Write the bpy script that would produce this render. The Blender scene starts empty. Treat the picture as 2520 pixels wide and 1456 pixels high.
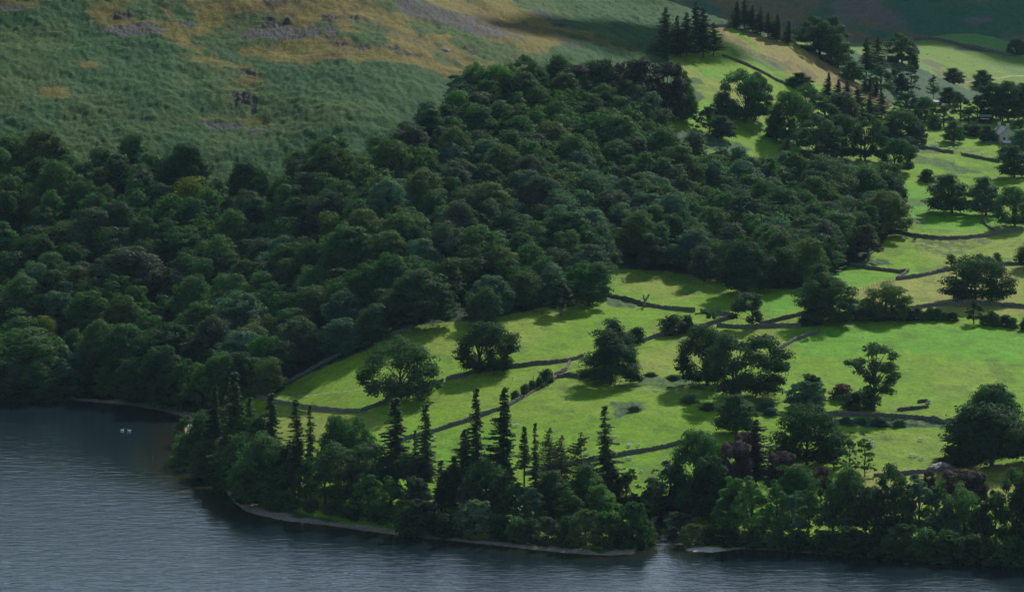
import bpy, math, random
import numpy as np
from mathutils import Vector, Matrix
random.seed(7)
RS = np.random.RandomState(11)

# ------------------------------------------------------------------ camera, world, sun, exposure
S = bpy.context.scene
COL = S.collection
CAM_H, PITCH, FPX = 230.0, 0.1065, 11233.0
cam_d = bpy.data.cameras.new("camera"); cam = bpy.data.objects.new("camera", cam_d); COL.objects.link(cam)
cam.location = (0, 0, CAM_H); cam.rotation_euler = (math.pi/2 - PITCH, 0, 0)
cam_d.sensor_width = 36; cam_d.lens = FPX/2520*36; cam_d.clip_start = 5; cam_d.clip_end = 20000
S.camera = cam
SUN_EL, SUN_AZ = math.radians(34), math.radians(21)      # azimuth measured from +Y towards +X
W = bpy.data.worlds.new("World"); S.world = W; W.use_nodes = True
nt = W.node_tree; nt.nodes.clear()
sky = nt.nodes.new('ShaderNodeTexSky'); sky.sky_type = 'NISHITA'; sky.sun_disc = False
sky.sun_elevation = SUN_EL; sky.sun_rotation = SUN_AZ; sky.air_density = 1.0; sky.dust_density = 0.3; sky.ozone_density = 2.0
bg = nt.nodes.new('ShaderNodeBackground'); bg.inputs['Strength'].default_value = 0.10
wo = nt.nodes.new('ShaderNodeOutputWorld')
hsv = nt.nodes.new('ShaderNodeHueSaturation'); hsv.inputs['Saturation'].default_value = 0.78; hsv.inputs['Hue'].default_value = 0.488
nt.links.new(sky.outputs[0], hsv.inputs['Color']); nt.links.new(hsv.outputs[0], bg.inputs[0]); nt.links.new(bg.outputs[0], wo.inputs[0])
sd = bpy.data.lights.new("sun", 'SUN'); sd.energy = 4.6; sd.angle = math.radians(0.5); sd.color = (1.0, 0.94, 0.83)
sun = bpy.data.objects.new("sun", sd); COL.objects.link(sun)
LDIR = Vector((math.sin(SUN_AZ)*math.cos(SUN_EL), math.cos(SUN_AZ)*math.cos(SUN_EL), math.sin(SUN_EL)))
sun.rotation_euler = LDIR.to_track_quat('Z', 'Y').to_euler(); sun.location = (0, 1500, 900)
S.view_settings.view_transform = 'Standard'; S.view_settings.look = 'None'
S.view_settings.exposure = 0.42; S.view_settings.gamma = 1.0
try:
    S.view_settings.use_curve_mapping = False
except Exception:
    pass
S.cycles.use_denoising = True; S.cycles.max_bounces = 5; S.cycles.diffuse_bounces = 2; S.cycles.glossy_bounces = 2
S.cycles.transmission_bounces = 2; S.cycles.transparent_max_bounces = 4; S.cycles.volume_bounces = 0
S.cycles.caustics_reflective = False; S.cycles.caustics_refractive = False

# ------------------------------------------------------------------ helpers
def tag(o, label=None, cat=None, group=None, kind=None):
    if label: o['label'] = label
    if cat: o['category'] = cat
    if group: o['group'] = group
    if kind: o['kind'] = kind
    return o
def mesh_obj(name, verts, faces, mats=None, parent=None, smooth=False, fmat=None):
    m = bpy.data.meshes.new(name)
    verts = np.asarray(verts, dtype=np.float32); 
    if isinstance(faces, np.ndarray):
        nf, k = faces.shape
        m.vertices.add(len(verts)); m.vertices.foreach_set('co', verts.ravel())
        m.loops.add(nf*k); m.loops.foreach_set('vertex_index', faces.astype(np.int32).ravel())
        m.polygons.add(nf); m.polygons.foreach_set('loop_start', np.arange(0, nf*k, k, dtype=np.int32))
        m.polygons.foreach_set('loop_total', np.full(nf, k, dtype=np.int32))
        m.update(calc_edges=True)
    else:
        m.from_pydata([tuple(map(float, v)) for v in verts], [], faces); m.update()
    for mm in (mats if isinstance(mats, (list, tuple)) else [mats]):
        if mm: m.materials.append(mm)
    if fmat is not None: m.polygons.foreach_set('material_index', np.asarray(fmat, dtype=np.int32))
    if smooth: m.polygons.foreach_set('use_smooth', np.ones(len(m.polygons), dtype=bool))
    o = bpy.data.objects.new(name, m); COL.objects.link(o)
    if parent: o.parent = parent
    return o
def empty(name, loc, rz=0.0):
    e = bpy.data.objects.new(name, None); COL.objects.link(e); e.location = loc; e.rotation_euler = (0, 0, rz)
    e.empty_display_size = 0.5
    return e
class MB:                                     # collects simple shapes into one mesh
    def __init__(s): s.v, s.f, s.m = [], [], []
    def add(s, v, f, mi=0):
        b = len(s.v); s.v += [tuple(x) for x in v]; s.f += [tuple(i+b for i in q) for q in f]; s.m += [mi]*len(f)
    def box(s, c, d, rz=0.0, mi=0, tilt=0.0):
        cx, cy, cz = c; dx, dy, dz = d[0]/2, d[1]/2, d[2]/2; pts = []
        M = Matrix.Rotation(rz, 3, 'Z') @ Matrix.Rotation(tilt, 3, 'Y')
        for z in (-dz, dz):
            for x, y in ((-dx, -dy), (dx, -dy), (dx, dy), (-dx, dy)):
                p = M @ Vector((x, y, z)); pts.append((cx+p.x, cy+p.y, cz+p.z))
        s.add(pts, [(3, 2, 1, 0), (4, 5, 6, 7), (0, 1, 5, 4), (1, 2, 6, 5), (2, 3, 7, 6), (3, 0, 4, 7)], mi)
    def tube(s, pts, rad, n=6, mi=0):
        pts = [Vector(p) for p in pts]; rings = []
        for i, p in enumerate(pts):
            d = (pts[min(i+1, len(pts)-1)] - pts[max(i-1, 0)]).normalized()
            a = d.orthogonal().normalized(); b = d.cross(a)
            rings.append([p + (a*math.cos(2*math.pi*k/n) + b*math.sin(2*math.pi*k/n))*rad[i] for k in range(n)])
        v = [q for r in rings for q in r]; f = []
        for i in range(len(pts)-1):
            for k in range(n):
                f.append((i*n+k, i*n+(k+1) % n, (i+1)*n+(k+1) % n, (i+1)*n+k))
        f.append(tuple(range(n))[::-1]); f.append(tuple((len(pts)-1)*n+k for k in range(n)))
        s.add(v, f, mi)
    def ball(s, c, r, n=8, m=6, mi=0, M=None):
        v, f = [], []
        for j in range(m+1):
            th = math.pi*j/m
            for k in range(n):
                ph = 2*math.pi*k/n
                p = Vector((r[0]*math.sin(th)*math.cos(ph), r[1]*math.sin(th)*math.sin(ph), r[2]*math.cos(th)))
                if M: p = M @ p
                v.append((c[0]+p.x, c[1]+p.y, c[2]+p.z))
        for j in range(m):
            for k in range(n): f.append((j*n+k, (j+1)*n+k, (j+1)*n+(k+1) % n, j*n+(k+1) % n))
        s.add(v, f, mi)
    def build(s, name, mats, parent=None, smooth=False):
        return mesh_obj(name, s.v, s.f, mats, parent, smooth, s.m)

def _hash(ix, iy, seed):
    h = (ix.astype(np.int64)*374761393 + iy.astype(np.int64)*668265263 + seed*1274126177) & 0xFFFFFFFF
    h = ((h ^ (h >> 13))*1274126177) & 0xFFFFFFFF
    h = h ^ (h >> 16)
    return (h & 0xFFFFFF)/float(0xFFFFFF)
def vnoise(x, y, seed=0):
    x = np.asarray(x, float); y = np.asarray(y, float)
    ix = np.floor(x); iy = np.floor(y); fx = x-ix; fy = y-iy
    fx = fx*fx*(3-2*fx); fy = fy*fy*(3-2*fy)
    a = _hash(ix, iy, seed); b = _hash(ix+1, iy, seed); c = _hash(ix, iy+1, seed); d = _hash(ix+1, iy+1, seed)
    return (a*(1-fx)+b*fx)*(1-fy) + (c*(1-fx)+d*fx)*fy
def fbm(x, y, seed=0, oct=4):
    s = 0; a = 0.5; t = 0
    for k in range(oct):
        s = s + a*vnoise(x*2**k+k*17.3, y*2**k-k*9.1, seed+k); t += a; a *= 0.5
    return s/t
def sstep(a, b, x):
    t = np.clip((x-a)/(b-a), 0, 1); return t*t*(3-2*t)

# ------------------------------------------------------------------ view geometry (the photo's 2520 x 1456 overview pixels)
cP, sP = math.cos(PITCH), math.sin(PITCH)
def ray(U, V):
    x = (np.asarray(U, float)-1260)/FPX; y = -(np.asarray(V, float)-728)/FPX
    return x, cP + y*sP, -sP + y*cP
def proj(x, y, z):
    zz = z-CAM_H; d = y*cP - zz*sP
    return 1260+FPX*x/d, 728-FPX*(y*sP+zz*cP)/d
def pxm(y): return FPX/y                      # overview pixels per metre at distance y

# ------------------------------------------------------------------ terrain profiles: (U, [(distance, height)...])
PROF = [
 (-900, [(1690,-2),(1775,1),(1850,22),(2010,72),(2090,104),(2150,118),(2250,160),(2400,225)]),
 (0,    [(1690,-2),(1775,1),(1850,22),(2010,72),(2090,104),(2150,118),(2250,160),(2400,225)]),
 (400,  [(1690,-1),(1755,2),(1830,22),(2010,75),(2085,103),(2150,119),(2250,160),(2400,225)]),
 (480,  [(1500,1.5),(1600,2.2),(1735,4.5),(1800,16),(2010,75),(2085,104),(2160,124),(2250,160),(2400,225)]),
 (650,  [(1440,1.2),(1500,2.5),(1735,7),(1800,18),(2010,76),(2090,103),(2180,133),(2400,215)]),
 (900,  [(1400,1),(1460,3),(1620,15),(1720,24),(1800,40),(2000,85),(2170,132),(2400,210)]),
 (1250, [(1370,1),(1440,3),(1600,18),(1750,31),(1800,36),(1900,55),(2120,106),(2300,137),(2500,170)]),
 (1640, [(1360,1),(1430,3),(1600,20),(1790,31),(1830,33),(2000,62),(2150,92),(2250,108),(2400,131),(2600,160)]),
 (1790, [(1360,1),(1425,3),(1600,20),(1800,33),(2000,55),(2150,82),(2250,99),(2380,120),(2600,150)]),
 (1960, [(1360,1),(1425,3),(1600,20),(1800,34),(2000,50),(2200,77),(2380,108),(2600,140)]),
 (2200, [(1360,1),(1422,3),(1600,20),(1800,33),(2000,48),(2200,66),(2330,78),(2600,100)]),
 (2400, [(1360,1),(1420,3),(1600,20),(1800,33),(2000,47),(2240,67),(2400,78),(2600,95)]),
 (3400, [(1360,1),(1420,3),(1600,20),(1800,33),(2000,47),(2240,67),(2400,78),(2600,95)]),
]
_gu = np.arange(-900, 3401, 20.0); _gv = np.arange(-320, 1641, 8.0)
_cols = []
for u, pr in PROF:
    D = np.array([p[0] for p in pr], float); Z = np.array([p[1] for p in pr], float)
    vv = proj(0*D, D, Z)[1]
    assert np.all(np.diff(vv) < 0), (u, vv)
    _cols.append(np.interp(-_gv, -vv, D))
_cols = np.array(_cols); _pu = np.array([p[0] for p in PROF], float)
ZT = np.array([[np.interp(u, _pu, _cols[:, j]) for u in _gu] for j in range(len(_gv))])
def _blur(A, r, ax):
    k = 2*r+1; P_ = np.pad(A, [(r, r) if i == ax else (0, 0) for i in (0, 1)], mode='edge')
    c = np.cumsum(P_, axis=ax); c = np.concatenate([np.zeros_like(np.take(c, [0], ax)), c], ax)
    n = A.shape[ax]
    return (np.take(c, range(k, k+n), ax)-np.take(c, range(0, n), ax))/k
for _ in range(3): ZT = _blur(_blur(ZT, 3, 1), 4, 0)
def ztab(U, V):
    a = np.clip((np.asarray(U, float)+900)/20.0, 0, len(_gu)-1.001); b = np.clip((np.asarray(V, float)+320)/8.0, 0, len(_gv)-1.001)
    i = a.astype(int); j = b.astype(int); fa = a-i; fb = b-j
    return (ZT[j, i]*(1-fa)+ZT[j, i+1]*fa)*(1-fb) + (ZT[j+1, i]*(1-fa)+ZT[j+1, i+1]*fa)*fb

SHORE = np.array([(-900,972),(0,984),(90,988),(170,984),(240,989),(330,997),(400,1010),(440,1021),(462,1030),(452,1060),(428,1090),(414,1126),(418,1150),(432,1170),
 (470,1185),(510,1205),(560,1235),(620,1262),(700,1280),(800,1290),(900,1305),(1000,1318),(1100,1328),(1200,1338),(1300,1350),(1400,1360),(1500,1366),(1555,1362),
 (1572,1338),(1602,1306),(1611,1280),(1628,1262),(1641,1286),(1648,1303),(1662,1316),(1682,1338),(1694,1354),(1750,1358),(1820,1350),(1900,1353),(2000,1360),(2100,1367),(2200,1375),
 (2350,1382),(2520,1392),(2700,1398),(3400,1420),(3400,1900),(-900,1900)], float)
def inpoly(U, V, P_):
    ins = np.zeros(np.shape(U), bool); n = len(P_)
    for i in range(n):
        x0, y0 = P_[i]; x1, y1 = P_[(i+1) % n]
        if y0 == y1: continue
        c = ((y0 > V) != (y1 > V)) & (U < (x1-x0)*(V-y0)/(y1-y0)+x0)
        ins ^= c
    return ins
def pdist(U, V, P_, sx=1.0, sy=1.0, closed=True):
    d = np.full(np.shape(U), 1e9); n = len(P_)
    for i in range(n if closed else n-1):
        x0, y0 = P_[i][0]*sx, P_[i][1]*sy; x1, y1 = P_[(i+1) % n][0]*sx, P_[(i+1) % n][1]*sy
        dx, dy = x1-x0, y1-y0; L = dx*dx+dy*dy+1e-9
        t = np.clip(((U*sx-x0)*dx+(V*sy-y0)*dy)/L, 0, 1)
        d = np.minimum(d, np.hypot(U*sx-x0-t*dx, V*sy-y0-t*dy))
    return d
def pmask(U, V, P_, soft=6.0, wob=10.0, seed=3, aniso=2.5):
    """soft-edged mask of a patch; its edge wobbles with noise of the ground"""
    P_ = np.array(P_, float); out = np.zeros(np.shape(U)); x0, y0 = P_.min(0)-wob-soft; x1, y1 = P_.max(0)+wob+soft
    s = (U > x0) & (U < x1) & (V > y0) & (V < y1)
    if not s.any(): return out
    u = U[s]; v = V[s]
    n1 = (fbm(u/38, v/16, seed, 4)-0.5)*2; n2 = (fbm(u/38+50, v/16+9, seed+5, 4)-0.5)*2
    uu = u+n1*wob*2.2; vv = v+n2*wob
    d = pdist(uu, vv, P_, 1, aniso)*np.where(inpoly(uu, vv, P_), 1, -1)
    out[s] = sstep(-soft, soft, d); return out
def shore_d(U, V):
    """metres from the waterline, positive on land"""
    out = np.full(np.shape(U), 400.0); s = V > 880
    d = pdist(U[s], V[s], SHORE, 1/7.4, 1/1.25)
    out[s] = np.where(inpoly(U[s], V[s], SHORE), -d, d); return out
CREST = np.array([(-900,-200),(1400,-200),(1500,-110),(1630,-2),(1700,18),(1790,48),(1870,72),(1960,104),(2100,178),(2200,262),(2300,264),(2400,246),(2520,240),(3400,240)], float)
def crest(u): return np.interp(u, CREST[:, 0], CREST[:, 1])
VM = np.array([(-900,-150),(1500,-90),(1700,60),(1790,78),(1960,112),(2100,130),(2187,146),(2262,167),(2329,200),(2387,224),(2450,236),(2520,238),(3400,240)], float)
VF = np.array([(-900,-140),(1500,-60),(1700,70),(1790,94),(2100,106),(2248,98),(2300,90),(2340,84),(2400,83),(2440,92),(2480,105),(2520,114),(3400,120)], float)

# columns and rows
cu = np.concatenate([np.arange(-900, -160, 20.0), np.arange(-160, 2681, 2.6), np.arange(2700, 3401, 20.0)])
NR = 640
vr = np.concatenate([np.linspace(1620, 1432, 6, endpoint=False)])
def grid_near():
    rows = [np.full(len(cu), v) for v in vr]
    vc = crest(cu)
    for k in range(NR+1): rows.append(1432+(vc-1432)*(k/NR))
    return np.array(rows)
GV = grid_near(); GU = np.broadcast_to(cu, GV.shape).copy()
SD = shore_d(GU, GV)
a_, b_, c_ = ray(GU, GV); Z = CAM_H + c_/b_*ztab(GU, GV)      # ztab holds distances
bank = np.where(SD > 0, 0.062*SD+0.02, 0.09*SD)
Z0 = Z; Z = np.minimum(Z, bank+0.006*np.maximum(SD-8, 0)**2)
Z = np.maximum(Z, -4.0)
dx, dy, dz = ray(GU, GV); t = np.where(Z >= Z0, (ztab(GU, GV))/dy, (Z-CAM_H)/np.minimum(dz, -1e-3))
X = dx*t; Y = dy*t
land = sstep(2, 40, SD)
# rows behind the crest: dark side slope, far pasture, far fell
def add_rows(D, V, n, V2, D2):
    out = []
    for k in range(n+1):
        f = k/n; out.append((D+(D2-D)*f, V+(V2-V)*f))
    return out
vcu = crest(cu); vmu = np.interp(cu, VM[:, 0], VM[:, 1]); vfu = np.interp(cu, VF[:, 0], VF[:, 1])
far_rows = [(Y[-1]+35, None, Z[-1]-5)]
for D, V in add_rows(np.full(len(cu), 2490.0), vcu+7, 55, vmu, np.full(len(cu), 2660.0)): far_rows.append((D, V, None))
ROW_MID = (len(GV)+1, len(GV)+56)
for D, V in add_rows(np.full(len(cu), 2730.0), vmu+9, 80, vfu, np.full(len(cu), 3000.0)): far_rows.append((D, V, None))
ROW_PAST = (len(GV)+57, len(GV)+137)
far_rows.append((np.full(len(cu), 3050.0), vfu+4, None))
for D, V in add_rows(np.full(len(cu), 3150.0), vfu+7, 90, np.full(len(cu), -60.0), 3150+(vfu+60)*0.6): far_rows.append((D, V, None))
ROW_FELL = (len(GV)+139, len(GV)+229)
for D, V in add_rows(3150+(vfu+70)*0.6, np.full(len(cu), -75.0), 12, np.full(len(cu), -900.0), np.full(len(cu), 3900.0)): far_rows.append((D, V, None))
far_rows.append((np.full(len(cu), 5200.0), None, np.full(len(cu), 300.0)))
fx, fy, fz, fu, fv = [], [], [], [], []
for D, V, z in far_rows:
    if V is not None:
        a, b, c = ray(cu, V); tt = D/b; fx.append(a*tt); fy.append(D); fz.append(CAM_H+c*tt); fv.append(V)
    else:
        a, b, c = ray(cu, cu*0); fx.append(a/b*D); fy.append(D+0*cu); fz.append(z); fv.append(proj(fx[-1], D, z)[1])
    fu.append(cu)
NNEAR = len(GV)
X = np.vstack([X, fx]); Y = np.vstack([Y, fy]); Z = np.vstack([Z, fz]); GU = np.vstack([GU, fu]); GV = np.vstack([GV, fv])
SD = np.vstack([SD, np.full((len(fx), len(cu)), 400.0)]); land = np.vstack([land, np.ones((len(fx), len(cu)))])
isnear = np.zeros(GV.shape, bool); isnear[:NNEAR] = True

# ------------------------------------------------------------------ ground cover zones (overview coordinates)
FOREST = [(-900,410),(0,412),(300,420),(480,440),(520,500),(560,525),(590,500),(640,470),(760,425),(860,415),(1000,370),(1030,350),(1100,320),(1110,270),(1180,255),(1250,235),(1400,235),(1580,290),
 (1600,330),(1650,375),(1740,420),(1840,440),(2000,470),(2150,490),(2205,505),(2200,565),(2130,640),(2080,662),(1960,716),(1860,706),(1700,672),(1500,655),(1480,735),(1200,780),(1000,800),(900,850),(700,945),(625,966),(470,1000),(180,978),(0,978),(-900,966)]
nearv = isnear
GUn, GVn = GU, GV
def M(P_, soft=6, wob=10, seed=3): return np.where(isnear, pmask(GU, GV, P_, soft, wob, seed), 0.0)
hill_poly = [(-900,-400),(1700,-400),(1790,40),(1740,70),(1640,125),(1650,150),(1600,330),(1300,420),(1000,520),(900,860),(640,968),(470,1002),(-900,990)]
m_hill = M(hill_poly, 20, 6)
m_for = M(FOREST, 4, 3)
m_shorewood = np.where(isnear, sstep(1, 6, SD)*(1-sstep(20, 34, SD))*np.where(SD < 60, 1, 0), 0)*sstep(400, 520, GU)
gx = X; gy = Y
pat = fbm(gx/46, gy/60, 31, 5); pat2 = fbm(gx/16, gy/26, 77, 4); fine = fbm(gx/5.0, gy/7.0, 5, 3)
# dry yellow grass on the upper slope, broken by bracken
m_y = np.clip(M([(190,-60),(180,20),(240,55),(300,62),(400,92),(470,120),(560,112),(640,145),(760,168),(850,152),(1000,172),(1120,190),(1220,158),(1330,150),(1430,95),(1340,35),(1240,-10),(1240,-60)], 10, 16, 9)
      + M([(450,132),(520,134),(640,176),(650,262),(560,252),(535,190)], 8, 10, 12)*0.85
      + M([(440,287),(640,294),(700,312),(640,322),(560,300)], 6, 9, 14) + M([(190,152),(242,150),(238,166),(200,164)], 4, 6, 15)
      + M([(100,208),(172,206),(165,242),(108,232)], 5, 8, 16)*0.8 + M([(0,0),(120,8),(100,22),(0,30)], 6, 8, 17)
      + M([(1440,75),(1560,140),(1500,120),(1420,90)], 6, 8, 18)*0.7, 0, 1)
brk_in = sstep(0.53, 0.60, pat2*0.6+pat*0.4)
m_y = m_y*(1-brk_in*0.85)
# bracken clumps inside the dry area
for P_ in ([(280,5),(400,0),(420,45),(340,52),(300,30)], [(430,20),(480,15),(500,60),(440,60)], [(470,80),(600,70),(640,110),(540,125),(480,110)],
           [(1000,48),(1180,60),(1160,90),(1040,85)], [(1080,70),(1280,130),(1200,165),(1120,110)], [(820,70),(960,85),(940,125),(860,110)], [(90,0),(210,0),(215,40),(100,40)]):
    m_y = m_y*(1-0.9*M(P_, 6, 12, 21))
SCREE = [[(237,78),(300,58),(360,50),(400,58),(405,82),(330,90)], [(440,42),(475,44),(470,66),(436,62)], [(590,92),(600,70),(680,60),(790,64),(795,88),(700,94)], [(790,62),(840,66),(835,92),(800,88)],
  [(964,-8),(1004,-4),(1070,20),(1150,42),(1225,70),(1262,90),(1268,114),(1205,103),(1140,78),(1085,57),(986,30)], [(1308,14),(1345,22),(1392,44),(1370,46),(1318,28)], [(1256,90),(1300,112),(1285,116),(1256,104)],
  [(488,300),(510,297),(600,312),(596,322),(520,318)], [(600,318),(660,322),(655,330),(604,328)], [(1380,96),(1430,122),(1420,124),(1380,108)], [(598,74),(632,74),(632,92),(600,90)], [(0,14),(60,14),(60,26),(0,26)]]
m_scree = np.zeros(GV.shape)
for i, P_ in enumerate(SCREE): m_scree = np.maximum(m_scree, M(P_, 3, 7, 40+i))
CRAG = [[(634,46),(672,40),(676,66),(640,70)], [(688,44),(712,40),(714,56),(690,58)], [(790,30),(905,30),(900,50),(800,54)], [(812,98),(850,98),(852,114),(820,112)], [(880,112),(925,116),(1000,122),(1050,142),(1042,150),(940,138),(884,126)],
  [(1137,116),(1180,128),(1178,148),(1150,140)], [(572,232),(635,236),(630,284),(585,276)], [(590,168),(640,178),(632,196),(598,186)], [(1355,48),(1385,52),(1390,72),(1352,70)], [(640,0),(700,0),(698,14),(650,14)], [(1160,195),(1180,198),(1178,208),(1160,206)], [(270,30),(330,28),(320,44),(276,44)]]
m_crag = np.zeros(GV.shape)
for i, P_ in enumerate(CRAG): m_crag = np.maximum(m_crag, M(P_, 4, 6, 60+i))
m_crag = m_crag*sstep(0.42, 0.56, fbm(gx/5.5, gy/9, 88, 4))
# pasture
FIELD = [(1646,125),(1760,60),(1960,104),(2200,255),(2400,240),(3400,240),(3400,1402),(2500,1392),(1700,1352),(1640,1262),(1560,1355),(900,1300),(500,1200),(425,1130),(460,1030),(640,965),(900,858),(1000,805),(1200,785),(1480,735),(1500,658),(1700,674),(1860,708),(1960,718),(2080,664),(2200,570),(2210,500),(2000,468),(1740,418),(1600,330),(1690,210),(1646,150)]
m_field = M(FIELD, 3, 2, 8)
m_orange = M([(1760,62),(1960,104),(2215,262),(2200,268),(2050,215),(1940,180),(1860,140),(1775,95)], 6, 6, 92)*m_field
m_brackf = np.clip(M([(1640,200),(1700,205),(1740,240),(1700,262),(1660,240)], 6, 7, 101) + M([(1600,318),(1700,318),(1790,345),(1860,372),(1790,378),(1700,360)], 6, 8, 102)
   + M([(2240,380),(2310,392),(2420,428),(2360,430),(2250,400)], 5, 8, 103)*0.8 + M([(1240,238),(1262,232),(1290,244),(1262,252)], 5, 5, 104)
   + M([(1478,722),(1560,738),(1580,758),(1500,758)], 4, 6, 105) + M([(2110,635),(2180,640),(2200,655),(2120,652)], 4, 5, 106) + M([(700,930),(800,888),(860,868),(780,905),(700,948)], 4, 4, 107)
   + M([(1500,990),(1580,990),(1590,1010),(1520,1030)], 5, 8, 108) + M([(1560,930),(1720,920),(1730,960),(1560,945)], 5, 8, 109)*0.8 + M([(2050,1024),(2340,1036),(2330,1052),(2060,1048)], 4, 5, 110)
   + M([(2220,535),(2270,538),(2272,550),(2222,548)], 4, 4, 111) + M([(2100,478),(2300,490),(2290,510),(2180,500)], 6, 8, 112)*0.5 + M([(1780,100),(1850,120),(1960,170),(1900,172),(1800,130)], 5, 6, 113)*0.6
   + M([(2200,350),(2300,356),(2350,380),(2240,374)], 5, 6, 114)*0.8 + M([(1690,188),(1720,192),(1740,206),(1700,202)], 4, 4, 115), 0, 1)
m_rush = np.clip(M([(2240,585),(2400,575),(2440,600),(2330,632),(2250,610)], 6, 8, 120) + M([(2105,1058),(2180,1062),(2210,1080),(2130,1082)], 6, 6, 121)*0.7 + M([(1640,822),(1700,812),(1780,808),(1730,840),(1640,850)], 5, 6, 122)*0.7
   + M([(1340,920),(1400,930),(1390,970),(1340,960)], 5, 6, 123)*0.5 + M([(2300,352),(2420,365),(2390,378),(2280,362)], 5, 5, 124)*0.6, 0, 1)
m_yel = np.clip(M([(2110,700),(2200,690),(2340,650),(2520,640),(2520,745),(2200,755),(2090,740)], 12, 8, 130) + M([(2200,780),(2520,775),(2520,750),(2250,757)], 8, 5, 131) + M([(2240,590),(2520,560),(2520,650),(2300,660)], 12, 8, 132)*0.45
   + M([(2120,1155),(2520,1140),(2520,1230),(2100,1260)], 8, 6, 133) + M([(670,1000),(900,1010),(1000,1060),(700,1100)], 15, 8, 134)*0.6 + M([(1000,800),(1300,760),(1440,760),(1300,860),(1000,880)], 30, 10, 135)*0.45
   + M([(1540,880),(1700,840),(1900,800),(1900,870),(1560,930)], 18, 8, 136)*0.5 + M([(1650,150),(1760,170),(1900,230),(1880,300),(1700,210)], 10, 8, 137)*0.7 + M([(1500,670),(1760,690),(1700,740),(1540,720)], 16, 6, 138)*0.45
   + M([(2080,1060),(2360,1060),(2330,1140),(2100,1150)], 18, 8, 139)*0.3 + M([(2300,900),(2480,900),(2460,980),(2300,980)], 25, 10, 140)*0.3, 0, 1)
m_lush = np.clip(M([(1960,800),(2520,805),(2520,900),(2300,870),(1960,880)], 20, 10, 150) + M([(2080,665),(2200,680),(2100,715),(1900,780),(1760,760),(1940,720)], 14, 8, 151) + M([(2215,450),(2300,470),(2520,540),(2400,565),(2210,560)], 12, 8, 152)
   + M([(1680,150),(1760,170),(1830,200),(1740,190)], 8, 6, 153) + M([(800,1050),(1250,1050),(1250,1150),(900,1150)], 20, 8, 154)*0.5, 0, 1)
m_track = np.clip(np.where(isnear, sstep(3.2, 1.4, pdist(GU, GV, [(660,978),(674,976),(765,969),(867,959),(927,951),(1010,946),(1100,939),(1215,933),(1313,928)], 1, 2.6, False)), 0)*np.where(GU < 960, 1, 0.6)
   + np.where(isnear, sstep(3, 1.2, pdist(GU, GV, [(1510,940),(1564,951),(1598,956),(1649,960),(1716,968)], 1, 2.4, False)), 0)*0.8, 0, 1)

def mix(A, B, m): return A*(1-m[..., None])+np.array(B)*m[..., None]
C = np.broadcast_to(np.array([0.026, 0.074, 0.023]), GV.shape+(3,)).copy()          # bracken
C *= (0.80+0.4*pat[..., None]); C = mix(C, [0.050, 0.080, 0.022], sstep(0.50, 0.66, pat)*0.6)
C = mix(C, [0.140, 0.112, 0.026], m_y*(0.7+0.3*fine)); C = mix(C, [0.080, 0.058, 0.024], m_y*sstep(0.5, 0.62, pat2)*0.6)
C = mix(C, [0.070, 0.068, 0.070], m_scree*0.85); C = mix(C, [0.048, 0.045, 0.045], m_crag*0.85)
G = np.broadcast_to(np.array([0.106, 0.212, 0.008]), GV.shape+(3,)).copy()
G = mix(G, [0.140, 0.205, 0.020], sstep(0.42, 0.62, pat)*0.5); G = mix(G, [0.180, 0.205, 0.040], m_yel); G = mix(G, [0.075, 0.225, 0.010], m_lush*0.8)
G *= (0.80+0.40*fine[..., None]); G = mix(G, [0.050, 0.110, 0.012], sstep(0.58, 0.72, fbm(gx/9, gy/14, 55, 4))*0.5)
G = mix(G, [0.185, 0.150, 0.050], m_orange*sstep(0.36, 0.52, fbm(gx/14+gy/30, gy/40, 56, 4))*0.9); G = mix(G, [0.100, 0.062, 0.040], m_orange*sstep(0.56, 0.64, fbm(gx/9, gy/18, 57, 4))*0.6)
G = mix(G, [0.055, 0.085, 0.030], m_rush*sstep(0.35, 0.6, fbm(gx/2.5, gy/4, 58, 3))*0.85)
G = mix(G, [0.045, 0.088, 0.042], m_brackf*0.92)
C = mix(C, 0, m_field)+G*m_field[..., None]
C = mix(C, [0.26, 0.25, 0.20], m_track*0.8)
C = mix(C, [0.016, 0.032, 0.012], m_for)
C = mix(C, [0.036, 0.055, 0.014], m_shorewood*sstep(0.45, 0.6, pat2)*0.9)
beach = sstep(8.5, 6.0, SD+fbm(gx/7, gy/9, 61, 4)*13-6.5)*isnear
C = mix(C, [0.230, 0.195, 0.165], beach*(0.75+0.25*fine)); C = mix(C, [0.05, 0.036, 0.02], sstep(0.5, -0.8, SD)*isnear)
spit = M([(1686,1352),(1720,1343),(1765,1346),(1790,1352),(1760,1360),(1700,1360)], 3, 4, 160); C = mix(C, [0.42, 0.39, 0.34], spit)
# behind the crest
def rowm(a, b):
    m = np.zeros(GV.shape); m[a:b+1] = 1; return m
m_mid = rowm(NNEAR, ROW_MID[1]); m_past = rowm(*ROW_PAST); m_fell = np.zeros(GV.shape); m_fell[ROW_PAST[1]+1:] = 1
C = mix(C, [0.036, 0.080, 0.040], m_mid); 
def MF(P_, soft=4, wob=5, seed=3, layer=None): return pmask(GU, GV, P_, soft, wob, seed)*layer
PG = np.broadcast_to(np.array([0.105, 0.180, 0.028]), GV.shape+(3,)).copy(); PG = mix(PG, [0.090, 0.165, 0.040], sstep(0.4, 0.6, pat)); PG = mix(PG, [0.075, 0.063, 0.042], sstep(0.62, 0.70, fbm(gx/22, gy/60, 62, 4))*0.6)
ptop = MF([(2300,92),(2340,82),(2405,82),(2450,92),(2480,106),(2500,124),(2440,122),(2380,116)], 3, 2, 4, m_past); PG = mix(PG, [0.070, 0.190, 0.040], ptop)
PG = mix(PG, [0.030, 0.060, 0.036], MF([(2340,118),(2380,116),(2440,122),(2500,132),(2490,138),(2420,128),(2350,124)], 2, 2, 5, m_past))
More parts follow.
